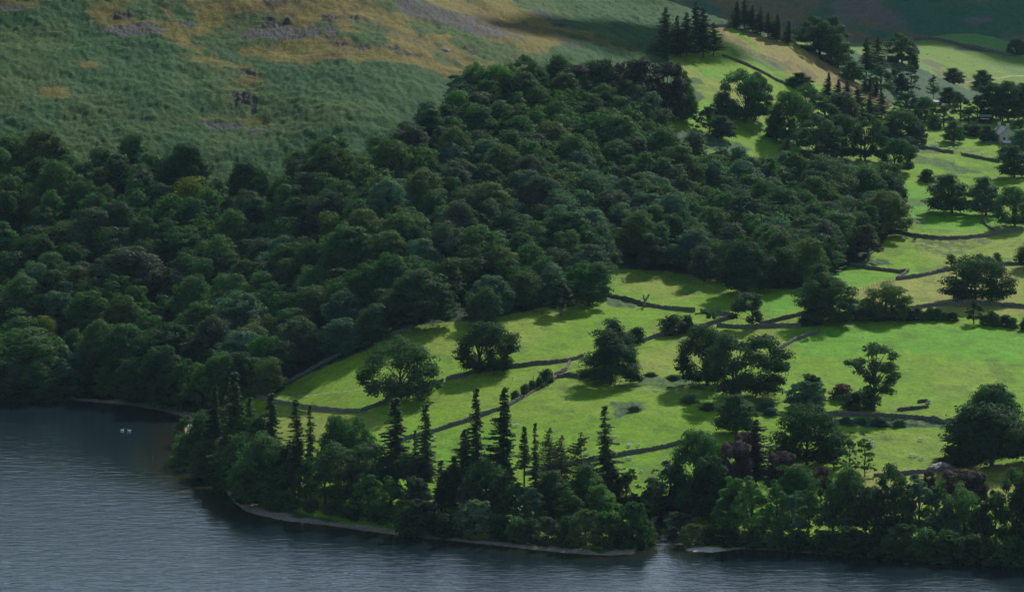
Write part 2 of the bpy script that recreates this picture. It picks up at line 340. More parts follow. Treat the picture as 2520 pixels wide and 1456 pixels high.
PG = mix(PG, [0.30, 0.27, 0.15], m_past*sstep(3.0, 1.2, pdist(GU, GV, [(2340,214),(2372,207),(2444,193),(2520,183),(2700,170)], 1, 2.2, False)))
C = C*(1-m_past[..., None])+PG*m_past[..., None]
FC = np.broadcast_to(np.array([0.030, 0.105, 0.055]), GV.shape+(3,)).copy(); fp = fbm(gx/120+4, Z/40, 63, 5)
FC = mix(FC, [0.150, 0.110, 0.060], sstep(0.48, 0.58, fp)*0.85); FC = mix(FC, [0.120, 0.105, 0.110], sstep(0.56, 0.64, fbm(gx/60, Z/20, 64, 5))*0.7)
C = C*(1-m_fell[..., None])+FC*m_fell[..., None]

# ------------------------------------------------------------------ relief
und = (fbm(gx/75, gy/95, 2, 4)-0.5)
inner = sstep(2, 30, SD)
m_br = np.clip((1-m_field)*(1-m_for*0.7)*(1-m_y*0.75)*(1-m_scree) + m_field*m_brackf, 0, 1)*isnear
m_up = M([(-900,-400),(1640,-400),(1640,100),(1300,200),(1000,320),(500,410),(-900,410)], 60, 2)
dz_ = und*(m_up*7.5 + 2.0)*isnear*inner
dz_ += (fbm(gx/26, gy/30, 3, 4)-0.5)*(m_up*3.4 + 0.7)*isnear*inner
dz_ += ((fbm(gx/2.4, gy/3.6, 23, 3)-0.5)*1.7 + (vnoise(gx/7, gy/9, 24)-0.5)*0.8)*m_br*inner
dz_ += (fbm(gx/2.2, gy/3.2, 25, 3)-0.5)*0.9*m_y*inner*m_hill
dz_ += (np.abs(fbm(gx/3.2, gy/2.4, 26, 4)-0.5)*6.0-0.6)*m_crag
dz_ += (vnoise(gx/0.9, gy/1.4, 27)-0.5)*0.8*m_scree
dz_ += (fbm(gx/1.7, gy/3.0, 28, 2)-0.5)*(0.26+0.5*m_rush+0.25*m_orange)*m_field*inner
dz_ += ((fbm(gx/60, gy/90, 29, 4)-0.5)*6*m_mid*0.4+(fbm(gx/3, gy/5, 30, 3)-0.5)*1.4*m_mid)
dz_ += (fbm(gx/45, gy/60, 32, 4)-0.5)*5.0*m_past*(1-rowm(ROW_PAST[1]-6, ROW_PAST[1]))*(1-ptop*0.8)
dz_ += ((fbm(gx/90, Z/45, 33, 4)-0.5)*16 + (fbm(gx/9, gy/9, 34, 4)-0.5)*3.0)*m_fell
dz_ += (vnoise(gx/0.8, gy/0.9, 35)-0.5)*0.25*sstep(-2, 1, SD)*sstep(9, 5, SD)*isnear
Z = Z+dz_
PU, PV = proj(X, Y, Z)
def ground(U, V, r0=0):
    """terrain point that the photograph's pixel (U, V) falls on, searched from row r0 on"""
    i = int(np.clip(np.searchsorted(cu, U), 1, len(cu)-1)); f = (U-cu[i-1])/(cu[i]-cu[i-1]); i0 = i-1 if f < 0.5 else i
    col = PV[r0:, i0]; k = np.argmax(col <= V)
    if col[k] > V: k = len(col)-1
    k += r0
    if k == r0: x, y, z = X[k, i0], Y[k, i0], Z[k, i0]
    else:
        a, b = PV[k-1, i0], PV[k, i0]; t_ = 0 if a == b else (a-V)/(a-b); t_ = min(max(t_, 0), 1)
        x, y, z = [(q[k-1, i0]*(1-t_)+q[k, i0]*t_) for q in (X, Y, Z)]
    return Vector(((U-1260)/FPX*(y*cP-(z-CAM_H)*sP), y, z))
def zat(x, y):
    """terrain height at a world point on the near ground"""
    u = 1260+FPX*x/(y*cP+120*sP)
    i0 = int(np.clip(np.searchsorted(cu, u), 0, len(cu)-1)); k = int(np.searchsorted(Y[:NNEAR, i0], y))
    k = min(max(k, 1), NNEAR-1); a, b = Y[k-1, i0], Y[k, i0]; t_ = min(max((y-a)/(b-a+1e-9), 0), 1)
    return Z[k-1, i0]*(1-t_)+Z[k, i0]*t_

# ------------------------------------------------------------------ materials
def new_mat(name):
    m = bpy.data.materials.new(name); m.use_nodes = True; n = m.node_tree
    b = n.nodes['Principled BSDF']; return m, n, b
def N(n, t_, **kw):
    q = n.nodes.new(t_)
    for k, v in kw.items():
        if k in q.inputs: q.inputs[k].default_value = v
        else: setattr(q, k, v)
    return q
def noise(n, vec, scale, detail=3, rough=0.6):
    q = n.nodes.new('ShaderNodeTexNoise'); q.inputs['Scale'].default_value = scale; q.inputs['Detail'].default_value = detail; q.inputs['Roughness'].default_value = rough
    if vec is not None: n.links.new(vec, q.inputs['Vector'])
    return q
def mapr(n, src, a, b, c, d):
    q = n.nodes.new('ShaderNodeMapRange'); n.links.new(src, q.inputs[0])
    for i, v in enumerate((a, b, c, d)): q.inputs[i+1].default_value = v
    return q.outputs[0]
def mulc(n, col, fac):
    q = n.nodes.new('ShaderNodeVectorMath'); q.operation = 'SCALE'; n.links.new(col, q.inputs[0]); n.links.new(fac, q.inputs['Scale']); return q.outputs[0]
def mixc(n, fac, a, b):
    q = n.nodes.new('ShaderNodeMix'); q.data_type = 'RGBA'
    n.links.new(fac, q.inputs[0])
    for s_, v in ((6, a), (7, b)):
        if hasattr(v, 'is_linked') or isinstance(v, bpy.types.NodeSocket): n.links.new(v, q.inputs[s_])
        else: q.inputs[s_].default_value = (*v, 1)
    return q.outputs[2]
# ground
MG, n, b = new_mat("ground_cover")
at = N(n, 'ShaderNodeAttribute', attribute_name='cover'); kd = N(n, 'ShaderNodeAttribute', attribute_name='rough')
tc = N(n, 'ShaderNodeNewGeometry')
n1 = noise(n, tc.outputs['Position'], 0.9, 4, 0.7); n2 = noise(n, tc.outputs['Position'], 0.22, 3)
v1 = mapr(n, n1.outputs[0], 0.3, 0.7, 0.60, 1.40); v2 = mapr(n, n2.outputs[0], 0.3, 0.7, 0.88, 1.12)
mm = N(n, 'ShaderNodeMath', operation='MULTIPLY'); n.links.new(v1, mm.inputs[0]); n.links.new(v2, mm.inputs[1])
n.links.new(mulc(n, at.outputs['Color'], mm.outputs[0]), b.inputs['Base Color'])
b.inputs['Roughness'].default_value = 0.85; b.inputs['Specular IOR Level'].default_value = 0.03
bm_ = N(n, 'ShaderNodeBump'); n.links.new(n1.outputs[0], bm_.inputs['Height']); bm_.inputs['Distance'].default_value = 0.5
st = N(n, 'ShaderNodeMath', operation='MULTIPLY_ADD'); n.links.new(kd.outputs['Fac'], st.inputs[0]); st.inputs[1].default_value = 0.5; st.inputs[2].default_value = 0.48
n.links.new(st.outputs[0], bm_.inputs['Strength']); n.links.new(bm_.outputs[0], b.inputs['Normal'])

nr, nc = X.shape
V_ = np.stack([X, Y, Z], -1).reshape(-1, 3)
idx = np.arange(nr*nc).reshape(nr, nc)
F_ = np.stack([idx[:-1, :-1], idx[:-1, 1:], idx[1:, 1:], idx[1:, :-1]], -1).reshape(-1, 4)
rowi = np.repeat(np.arange(nr-1), nc-1)
rough = np.clip(m_br+m_scree+m_crag+m_y*0.7+m_mid+m_fell, 0, 1)
def surface(name, r0, r1):
    s = V_[idx[r0:r1+1].ravel()]; ii = np.arange((r1+1-r0)*nc).reshape(-1, nc)
    f = np.stack([ii[:-1, :-1], ii[:-1, 1:], ii[1:, 1:], ii[1:, :-1]], -1).reshape(-1, 4)
    o = mesh_obj(name, s, f, MG, None, True)
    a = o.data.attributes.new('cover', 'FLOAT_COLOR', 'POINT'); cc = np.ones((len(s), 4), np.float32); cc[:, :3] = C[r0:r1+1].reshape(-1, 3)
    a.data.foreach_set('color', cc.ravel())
    a = o.data.attributes.new('rough', 'FLOAT', 'POINT'); a.data.foreach_set('value', rough[r0:r1+1].ravel().astype(np.float32))
    tag(o, kind='structure'); return o
surface('ground', 0, ROW_PAST[1]); surface('far_hill', ROW_PAST[1], nr-1)

# water
wu = np.concatenate([np.linspace(-2600, -320, 8), np.arange(-300, 2841, 5.5), np.linspace(2900, 5000, 8)])
wv = np.concatenate([np.linspace(930, 970, 8), np.arange(971, 1480, 0.85), np.linspace(1500, 5200, 12)])
WU, WV = np.meshgrid(wu, wv); a_, b_, c_ = ray(WU, WV); tt = -CAM_H/c_; WX, WY = a_*tt, b_*tt
wd = -shore_d(WU, np.minimum(WV, 1890)); wd = np.where((WV > 1500), 300, wd)
wx_ = WX+WY*0.10; shel = 1-0.62*sstep(1490, 1660, WY-0.25*np.maximum(WX+75, -400)*0); amp = (sstep(-2, 50, wd)*0.8+0.2)*shel
swell = 0.6+0.8*fbm(WX/60, WY/90, 203, 3)
WZ = ((1-np.abs(fbm(wx_/8.5, WY/3.8, 200, 4)-0.5)*4)*0.16 + (fbm(wx_/3.4, WY/1.7, 201, 3)-0.5)*0.19)*amp*swell*(WV < 1500) - 0.06
MW, n, b = new_mat("lake_water")
ad = N(n, 'ShaderNodeAttribute', attribute_name='offshore')
g = N(n, 'ShaderNodeNewGeometry')
mp = N(n, 'ShaderNodeMapping'); n.links.new(g.outputs['Position'], mp.inputs[0]); mp.inputs['Scale'].default_value = (0.55, 1.0, 1); mp.inputs['Rotation'].default_value = (0, 0, 0.12)
w1 = noise(n, mp.outputs[0], 0.35, 5, 0.62); w2 = noise(n, mp.outputs[0], 0.9, 3, 0.6)
ws = N(n, 'ShaderNodeMath', operation='MULTIPLY_ADD'); n.links.new(w2.outputs[0], ws.inputs[0]); ws.inputs[1].default_value = 0.22; n.links.new(w1.outputs[0], ws.inputs[2])
bp = N(n, 'ShaderNodeBump'); bp.inputs['Distance'].default_value = 0.35; n.links.new(ws.outputs[0], bp.inputs['Height'])
ac = N(n, 'ShaderNodeAttribute', attribute_name='chop'); n.links.new(ac.outputs['Fac'], bp.inputs['Strength'])
n.links.new(bp.outputs[0], b.inputs['Normal'])
sh = mapr(n, ad.outputs['Fac'], 0, 16, 1, 0)
base = mixc(n, sh, (0.006, 0.015, 0.020), (0.020, 0.018, 0.010))
fo1 = noise(n, mp.outputs[0], 0.8, 6, 0.8); fo2 = N(n, 'ShaderNodeAttribute', attribute_name='riffle').outputs['Fac']
fa = N(n, 'ShaderNodeMath', operation='ADD'); n.links.new(fo1.outputs[0], fa.inputs[0]); n.links.new(fo2, fa.inputs[1])
foam = mapr(n, fa.outputs[0], 0.72, 0.80, 0, 0.4)
n.links.new(mixc(n, foam, base, (0.55, 0.6, 0.65)), b.inputs['Base Color'])
b.inputs['Roughness'].default_value = 0.10; b.inputs['IOR'].default_value = 1.33
ii = np.arange(WU.size).reshape(WU.shape)
o = mesh_obj('lake', np.stack([WX, WY, WZ], -1).reshape(-1, 3), np.stack([ii[:-1, :-1], ii[:-1, 1:], ii[1:, 1:], ii[1:, :-1]], -1).reshape(-1, 4), MW, None, True)
a = o.data.attributes.new('offshore', 'FLOAT', 'POINT'); a.data.foreach_set('value', wd.ravel().astype(np.float32)); rif = 0.12*sstep(3.0, 0.5, wd)*sstep(0.45, 0.6, vnoise(WX/14, WY/14, 207))+0.11*pmask(WU, np.minimum(WV, 1890), [(1600,1275),(1640,1268),(1672,1318),(1700,1352),(1760,1366),(1690,1384),(1560,1378),(1590,1335)], 10, 5, 208); a = o.data.attributes.new('riffle', 'FLOAT', 'POINT'); a.data.foreach_set('value', rif.ravel().astype(np.float32)); a = o.data.attributes.new('chop', 'FLOAT', 'POINT'); a.data.foreach_set('value', np.clip(amp, 0, 1).ravel().astype(np.float32)); tag(o, kind='structure')
# ------------------------------------------------------------------ foliage materials
def leaf_mat(name, col, var=0.30, trans=0.34, hue=0.02):
    m, n, b = new_mat(name)
    oi = N(n, 'ShaderNodeObjectInfo'); tcn = N(n, 'ShaderNodeTexCoord')
    q = noise(n, tcn.outputs['Object'], 0.45, 3, 0.65); v = mapr(n, q.outputs[0], 0.3, 0.7, 1-var, 1+var)
    r = mapr(n, oi.outputs['Random'], 0, 1, 0.78, 1.26)
    mm = N(n, 'ShaderNodeMath', operation='MULTIPLY'); n.links.new(v, mm.inputs[0]); n.links.new(r, mm.inputs[1])
    hs = N(n, 'ShaderNodeHueSaturation'); hs.inputs['Color'].default_value = (*col, 1)
    h = mapr(n, oi.outputs['Random'], 0, 1, 0.5+hue, 0.5-hue); n.links.new(h, hs.inputs['Hue'])
    c = mulc(n, hs.outputs[0], mm.outputs[0]); n.links.new(c, b.inputs['Base Color'])
    b.inputs['Roughness'].default_value = 0.7; b.inputs['Specular IOR Level'].default_value = 0.03
    tr = N(n, 'ShaderNodeBsdfTranslucent'); sc = N(n, 'ShaderNodeVectorMath', operation='MULTIPLY'); n.links.new(c, sc.inputs[0]); sc.inputs[1].default_value = (1.2, 1.8, 0.7)
    n.links.new(sc.outputs[0], tr.inputs[0])
    mx = N(n, 'ShaderNodeMixShader'); mx.inputs[0].default_value = trans
    n.links.new(b.outputs[0], mx.inputs[1]); n.links.new(tr.outputs[0], mx.inputs[2])
    n.links.new(mx.outputs[0], n.nodes['Material Output'].inputs['Surface'])
    return m
TONE = {
 'dark':  leaf_mat('leaves_dark', (0.033, 0.064, 0.029)),
 'green': leaf_mat('leaves_green', (0.043, 0.092, 0.032)),
 'bright': leaf_mat('leaves_bright', (0.062, 0.140, 0.034)),
 'yellow': leaf_mat('leaves_yellow', (0.105, 0.125, 0.020)),
 'olive': leaf_mat('leaves_olive', (0.056, 0.088, 0.032)),
 'blue':  leaf_mat('leaves_bluegreen', (0.056, 0.104, 0.070)),
 'grey':  leaf_mat('leaves_greygreen', (0.046, 0.068, 0.046)),
 'pale':  leaf_mat('leaves_willow', (0.110, 0.150, 0.090)),
 'brown': leaf_mat('leaves_brown', (0.056, 0.062, 0.036)),
 'purple': leaf_mat('leaves_purple', (0.062, 0.044, 0.046), trans=0.15),
 'beech': leaf_mat('leaves_copper', (0.036, 0.040, 0.026), trans=0.1),
 'needle': leaf_mat('needles_dark', (0.042, 0.076, 0.032), trans=0.25),
 'larch': leaf_mat('needles_larch', (0.050, 0.084, 0.028), trans=0.2),
 'fern': leaf_mat('leaves_fern', (0.060, 0.110, 0.055), trans=0.25),
 'rust': leaf_mat('leaves_rust', (0.10, 0.070, 0.040), trans=0.15),
}
TWORD = {'dark': 'dark green', 'green': 'mid green', 'bright': 'bright green', 'yellow': 'yellow-green', 'olive': 'olive green', 'blue': 'blue-green', 'grey': 'grey-green', 'pale': 'pale silvery',
         'brown': 'brownish green', 'purple': 'purple-leaved', 'beech': 'dark coppery', 'needle': 'dark', 'larch': 'light green'}
def plain_mat(name, col, var=0.25, scale=2.0, rough=0.85, bump=0.3):
    m, n, b = new_mat(name); tcn = N(n, 'ShaderNodeTexCoord')
    q = noise(n, tcn.outputs['Object'], scale, 4, 0.65); v = mapr(n, q.outputs[0], 0.3, 0.7, 1-var, 1+var)
    rgb = N(n, 'ShaderNodeRGB'); rgb.outputs[0].default_value = (*col, 1)
    n.links.new(mulc(n, rgb.outputs[0], v), b.inputs['Base Color']); b.inputs['Roughness'].default_value = rough; b.inputs['Specular IOR Level'].default_value = 0.2
    if bump:
        bb = N(n, 'ShaderNodeBump'); bb.inputs['Strength'].default_value = bump; bb.inputs['Distance'].default_value = 0.1; n.links.new(q.outputs[0], bb.inputs['Height']); n.links.new(bb.outputs[0], b.inputs['Normal'])
    return m
BARK = plain_mat('bark', (0.055, 0.045, 0.036)); BARKP = plain_mat('pale_bark', (0.16, 0.15, 0.13)); DEADW = plain_mat('dead_wood', (0.17, 0.15, 0.13))

# ------------------------------------------------------------------ crowns of leaf clumps
def leaves(P_, Nn, size, rs, asp=0.8):
    """quads at points P_ roughly facing Nn"""
    k = len(P_); a = rs.normal(size=(k, 3)); Nn = Nn/np.linalg.norm(Nn, axis=1, keepdims=True)
    t1 = np.cross(Nn, a); t1 /= np.linalg.norm(t1, axis=1, keepdims=True)+1e-9; t2 = np.cross(Nn, t1)
    s = (size*rs.uniform(0.6, 1.35, k))[:, None]*0.5
    A = t1*s; B = t2*s*asp
    bend = Nn*s*rs.uniform(-0.4, 0.4, k)[:, None]
    q = np.stack([P_-A+bend, P_-B*1.0, P_+A+bend, P_+B*1.0], 1)
    return q.reshape(-1, 3)
def clump_crown(lobes, n, size, seed, sub=9, subr=0.42, low=-0.55, fill=0.16, jit=0.55, up=0.35):
    """lobes: (x, y, z, rx, ry, rz); every lobe carries smaller puffs, every puff carries leaves"""
    rs = np.random.RandomState(seed); L = np.array(lobes, float); pc, pr = [], []
    for l in L:
        for _ in range(sub):
            d = rs.normal(size=3); d /= np.linalg.norm(d)
            if d[2] < low: d[2] = -d[2]
            pc.append(l[:3]+d*l[3:6]*rs.uniform(0.62, 0.92)); pr.append(l[3:6].mean()*subr*rs.uniform(0.7, 1.35))
    pc = np.array(pc); pr = np.array(pr); w = pr**2; w /= w.sum()
    k = rs.choice(len(pc), n, p=w); d = rs.normal(size=(n, 3)); d /= np.linalg.norm(d, axis=1, keepdims=True)
    d[:, 2] = np.where((d[:, 2] < -0.3) & (rs.rand(n) < 0.75), -d[:, 2], d[:, 2])
    rr = np.where(rs.rand(n) < 0.2, rs.uniform(0.3, 0.9, n), rs.uniform(0.85, 1.15, n))
    P_ = pc[k]+d*(pr[k]*rr)[:, None]*np.array([1.1, 1.1, 0.85])
    cen = L[np.argmin(((P_[:, None, :]-L[None, :, :3])**2/(L[None, :, 3:6]**2)).sum(2), 1), :3]
    o = P_-cen; o /= np.linalg.norm(o, axis=1, keepdims=True)+1e-6
    Nn = d*0.75+o*0.5+rs.normal(size=(n, 3))*jit*0.6+np.array([0, 0, up])
    V1 = leaves(P_, Nn, size, rs)
    m = int(n*fill)
    if m:
        k2 = rs.choice(len(L), m); d2 = rs.normal(size=(m, 3)); d2 /= np.linalg.norm(d2, axis=1, keepdims=True)
        P2 = L[k2, :3]+d2*L[k2, 3:6]*rs.uniform(0.15, 0.7, m)[:, None]; V1 = np.vstack([V1, leaves(P2, rs.normal(size=(m, 3)), size*1.6, rs)])
    return V1
def crown_mesh(name, V1):
    f = np.arange(len(V1)).reshape(-1, 4); o = mesh_obj(name, V1, f, TONE['green']); me = o.data
    bpy.data.objects.remove(o); return me
def trunk_mesh(h, r, tips, seed, mat=BARK, base=None, lean=0.0, forks=None):
    rs = random.Random(seed); mb = MB(); top = h
    bases = base or [0.0]
    for bx in bases:
        pts = [(bx*(1-0.3*k/6)+rs.uniform(-.12, .12)*k/3+lean*k/6, rs.uniform(-.1, .1)*k/3, -0.8+(top+0.8)*k/6) for k in range(7)]
        mb.tube(pts, [r*1.45, r*1.05, r*0.95, r*0.85, r*0.7, r*0.5, r*0.3], 7)
    for t_ in tips:
        zz = min(t_[2]*rs.uniform(0.35, 0.6), top*0.85); k = max(0, min(6, (zz+0.8)/(top+0.8)*6)); x0 = lean*k/6; bx = min(bases, key=lambda q: abs(q-t_[0])); x0 += bx*(1-0.3*k/6)
        m = [(x0+(t_[0]-x0)*0.45+rs.uniform(-.4, .4), t_[1]*0.45+rs.uniform(-.4, .4), zz+(t_[2]-zz)*0.6), tuple(t_[:3])]
        mb.tube([(x0, 0, zz)]+m, [r*0.42, r*0.26, r*0.08], 5)
    v = mb
    o = mesh_obj('trunk', v.v, v.f, mat, None, True); me = o.data; bpy.data.objects.remove(o); return me

PROTO = {}
def proto(key, w, h, crown, trunk):
    co = np.empty(len(crown.vertices)*3, np.float32); crown.vertices.foreach_get('co', co); co = co.reshape(-1, 3)
    x0, x1 = np.percentile(co[:, 0], [1.5, 98.5]); y0, y1 = np.percentile(co[:, 1], [1.5, 98.5])
    PROTO[key] = (min(x1-x0, y1-y0) if key[:4] in ('wood', 'big0', 'big1', 'big2', 'birc') else x1-x0, np.percentile(co[:, 2], 99.5), crown, trunk)
def rand_lobes(w, h, z0, k, seed, r=0.36, flat=0.8, cone=0.0):
    """lobes over a dome w wide from height z0 to h"""
    rs = np.random.RandomState(seed); L = [(0, 0, (z0+h)/2, w*0.30, w*0.30, (h-z0)*0.36)]
    H_ = (h-z0)
    for i in range(k):
        f = (i+0.5)/k; z = z0+H_*(0.08+0.78*f); ph = i*2.4+rs.uniform(-.6, .6); z += H_*rs.uniform(-.05, .08)
        prof = math.sin(math.pi*min(1, 0.30+0.70*f*0.95))**0.6*(1-cone*f)
        R_ = w/2*prof; rr = w*r*0.5*rs.uniform(0.62, 1.38)*(1-0.3*f*cone)
        R_ = max(0, R_-rr*0.75)
        L.append((R_*math.cos(ph), R_*math.sin(ph), z, rr, rr, rr*flat))
    for a_ in (0.3, 2.4, 4.5): L.append((0.27*w*math.cos(a_), 0.27*w*math.sin(a_), z0+H_*0.14, 0.2*w, 0.2*w, min(0.17*w, 0.2*H_)))
    L.append((rs.uniform(-.2, .2)*w, rs.uniform(-.15, .15)*w, h-w*r*0.36, w*r*0.5, w*r*0.5, w*r*0.4))
    return L
def lobes2d(P_, w, h, seed, deep=0.75):
    """silhouette lobes (x, height, radius) given in half widths, turned into lobes with depth"""
    rs = np.random.RandomState(seed); L = []
    for x, y, r in P_:
        d = math.sqrt(max(0.05, 1-x*x))*deep; R_ = r*w/2*1.28
        for q in ((-0.9, 0, 0.9) if d > 0.35 else (-0.4, 0.4)):
            L.append((x*w/2+rs.uniform(-.06, .06)*w, q*(d*w/2-R_*0.5)+rs.uniform(-.05, .05)*w, y*h+rs.uniform(-.02, .02)*h, R_, R_, R_*0.8))
    return L
def simple(key, w, h, z0, k, seed, n, size, r=0.36, tr=0.35, cone=0.0, mat=BARK, sub=7, **kw):
    L = rand_lobes(w, h, z0, k, seed, r*1.12, cone=cone)
    proto(key, w, h, crown_mesh('crown', clump_crown(L, n, size, seed, sub=sub, **kw)), trunk_mesh(h*0.7, tr, [l[:3] for l in L[1:]], seed, mat))
def drawn(key, w, h, P_, seed, n, size, tr=0.5, base=None, sub=8, fill=0.16, **kw):
    P_ = list(P_)+[(x*0.72, 0.15, 0.2) for x in (-0.7, -0.25, 0.3, 0.75)]*(key[:3] in ('oak', 'dom')); L = lobes2d(P_, w, h, seed)
    proto(key, w, h, crown_mesh('crown', clump_crown(L, int(n*1.35), size*1.06, seed, sub=sub, fill=fill if key != 'tallthin' else 0.04, **kw)), trunk_mesh(h*0.62, tr, [l[:3] for l in L[::2]], seed, BARK, base))

for i in range(12):       # wood trees: lumpy domes
    simple('wood%d' % i, 11+i % 3, 12.5+(i*5) % 4, 0.8, 12+i % 4, 100+i, 5600, 0.56, r=0.44+0.05*(i % 3), cone=0.15*(i % 3), sub=10, subr=0.40)
for i in range(3): simple('birch%d' % i, 7, 14, 2.5, 16, 130+i, 3600, 0.48, r=0.30, cone=0.55, tr=0.2, mat=BARKP, sub=9, subr=0.3, up=0.0)
for i in range(3): simple('big%d' % i, 18, 18, 1.0, 26, 140+i, 12000, 0.62, r=0.33, sub=11, subr=0.36)
for i in range(4): simple('bush%d' % i, 5, 4.2, -0.3, 10, 150+i, 2200, 0.36, r=0.42, tr=0.12, sub=7)
for i in range(2): simple('willow%d' % i, 9, 8.5, -0.3, 16, 160+i, 5200, 0.42, r=0.30, tr=0.2, sub=9, subr=0.32, up=0.0)
for i in range(3): simple('ash%d' % i, 12, 17, 2.2, 18, 170+i, 6200, 0.52, r=0.28, tr=0.32, cone=0.15, sub=7, subr=0.30, fill=0.05)
for i in range(2): simple('alder%d' % i, 7, 15, 1.5, 16, 180+i, 2400, 0.46, r=0.22, tr=0.16, cone=0.4, sub=5, subr=0.34, fill=0.0)
simple('round0', 13, 15, 0.2, 18, 190, 7500, 0.52, r=0.32, cone=0.05)
simple('pear0', 19, 22, 0.4, 30, 191, 12000, 0.58, r=0.28, cone=0.65)
simple('tinytree0', 3.6, 4.8, 0.8, 7, 192, 900, 0.34, r=0.45, tr=0.12)
drawn('oakA', 26, 21, [(-.84,.40,.15),(-.66,.50,.22),(-.52,.68,.2),(-.25,.86,.2),(.05,.9,.22),(.35,.84,.22),(.6,.7,.22),(.82,.48,.18),(.88,.28,.12),(.62,.22,.2),(.62,.46,.25),(.35,.36,.2),(.3,.62,.26),(.02,.68,.16),(-.3,.3,.2),(-.58,.26,.15),(0,.2,.18),(-.9,.3,.1)], 201, 11000, 0.56)
drawn('oakB', 20, 18, [(-.75,.42,.2),(-.55,.62,.26),(-.25,.85,.24),(.1,.88,.26),(.42,.82,.24),(.7,.66,.24),(.85,.48,.16),(.6,.42,.24),(.3,.6,.3),(-.1,.6,.3),(-.5,.3,.2),(.55,.22,.2),(.1,.36,.22),(-.85,.3,.1),(.25,.17,.16)], 202, 10000, 0.54)
drawn('oakC', 24, 23, [(-.8,.72,.14),(-.55,.86,.2),(-.3,.8,.2),(-.6,.6,.22),(-.75,.42,.16),(-.4,.45,.22),(0,.74,.18),(.3,.84,.2),(.6,.82,.22),(.8,.66,.2),(.88,.45,.16),(.6,.5,.26),(.2,.55,.24),(.5,.25,.22),(.85,.25,.14),(.0,.3,.2),(-.3,.2,.16),(.25,.16,.2)], 203, 13000, 0.56, base=[0.0, 1.2])
drawn('oakD', 22, 16, [(-.85,.22,.14),(-.7,.42,.22),(-.5,.68,.24),(-.2,.86,.22),(.1,.88,.24),(.38,.8,.22),(.55,.62,.24),(.78,.42,.2),(.9,.22,.14),(.5,.36,.24),(.1,.55,.28),(-.3,.42,.24),(.6,.2,.15),(-.5,.22,.15)], 204, 10500, 0.54)
drawn('oakE', 19, 21, [(-.75,.38,.2),(-.7,.6,.24),(-.45,.8,.2),(-.05,.92,.22),(.25,.8,.24),(.55,.66,.24),(.85,.46,.14),(.7,.3,.18),(.4,.44,.28),(0,.6,.3),(-.35,.4,.26),(-.6,.2,.16),(.1,.24,.22),(.5,.18,.14)], 205, 10000, 0.54, base=[-1.0, 1.6])
drawn('domeA', 15, 13, [(-.7,.42,.25),(-.45,.68,.28),(-.05,.82,.28),(.35,.76,.28),(.7,.52,.26),(.4,.42,.28),(0,.5,.3),(-.35,.34,.25),(.6,.28,.2)], 206, 6500, 0.46, base=[-1.2, 1.0])
drawn('tallthin', 16, 24, [(.1,.93,.2),(.4,.88,.22),(-.15,.86,.14),(.7,.80,.16),(.1,.66,.22),(-.55,.68,.24),(-.85,.70,.12),(-.4,.55,.2),(.6,.6,.28),(.75,.5,.18),(.1,.42,.26),(-.15,.28,.22),(.5,.28,.26),(.1,.14,.24),(.65,.42,.2)], 207, 7000, 0.54, tr=0.5, fill=0.02)
drawn('leaning', 10, 12, [(-.75,.3,.22),(-.55,.52,.28),(-.3,.75,.3),(.05,.86,.28),(.5,.84,.3),(.7,.66,.22),(-.1,.55,.3),(.35,.55,.26),(.6,.35,.2),(.75,.2,.2),(.2,.2,.16)], 208, 4200, 0.44, tr=0.35)
drawn('thorn', 4, 4, [(-.8,.75,.22),(-.4,.7,.3),(0,.6,.3),(.4,.62,.3),(.6,.4,.2),(-.2,.4,.2)], 209, 700, 0.30, tr=0.1)
drawn('beechA', 15, 19, [(-.8,.4,.2),(-.75,.62,.26),(-.45,.82,.3),(0,.88,.3),(.45,.84,.3),(.75,.64,.26),(.8,.4,.2),(.35,.5,.35),(-.3,.5,.35),(0,.32,.25)], 210, 9500, 0.60, tr=0.45)
drawn('multistem', 16, 18, [(-.7,.60,.26),(-.45,.84,.28),(0,.90,.3),(.4,.84,.3),(.75,.62,.28),(.3,.58,.34),(-.2,.6,.34),(.6,.38,.26),(-.6,.40,.24),(0,.4,.3),(-.4,.18,.26),(.25,.17,.26),(.65,.2,.2)], 211, 9000, 0.56, tr=0.3, base=[-2.0, 0.4])

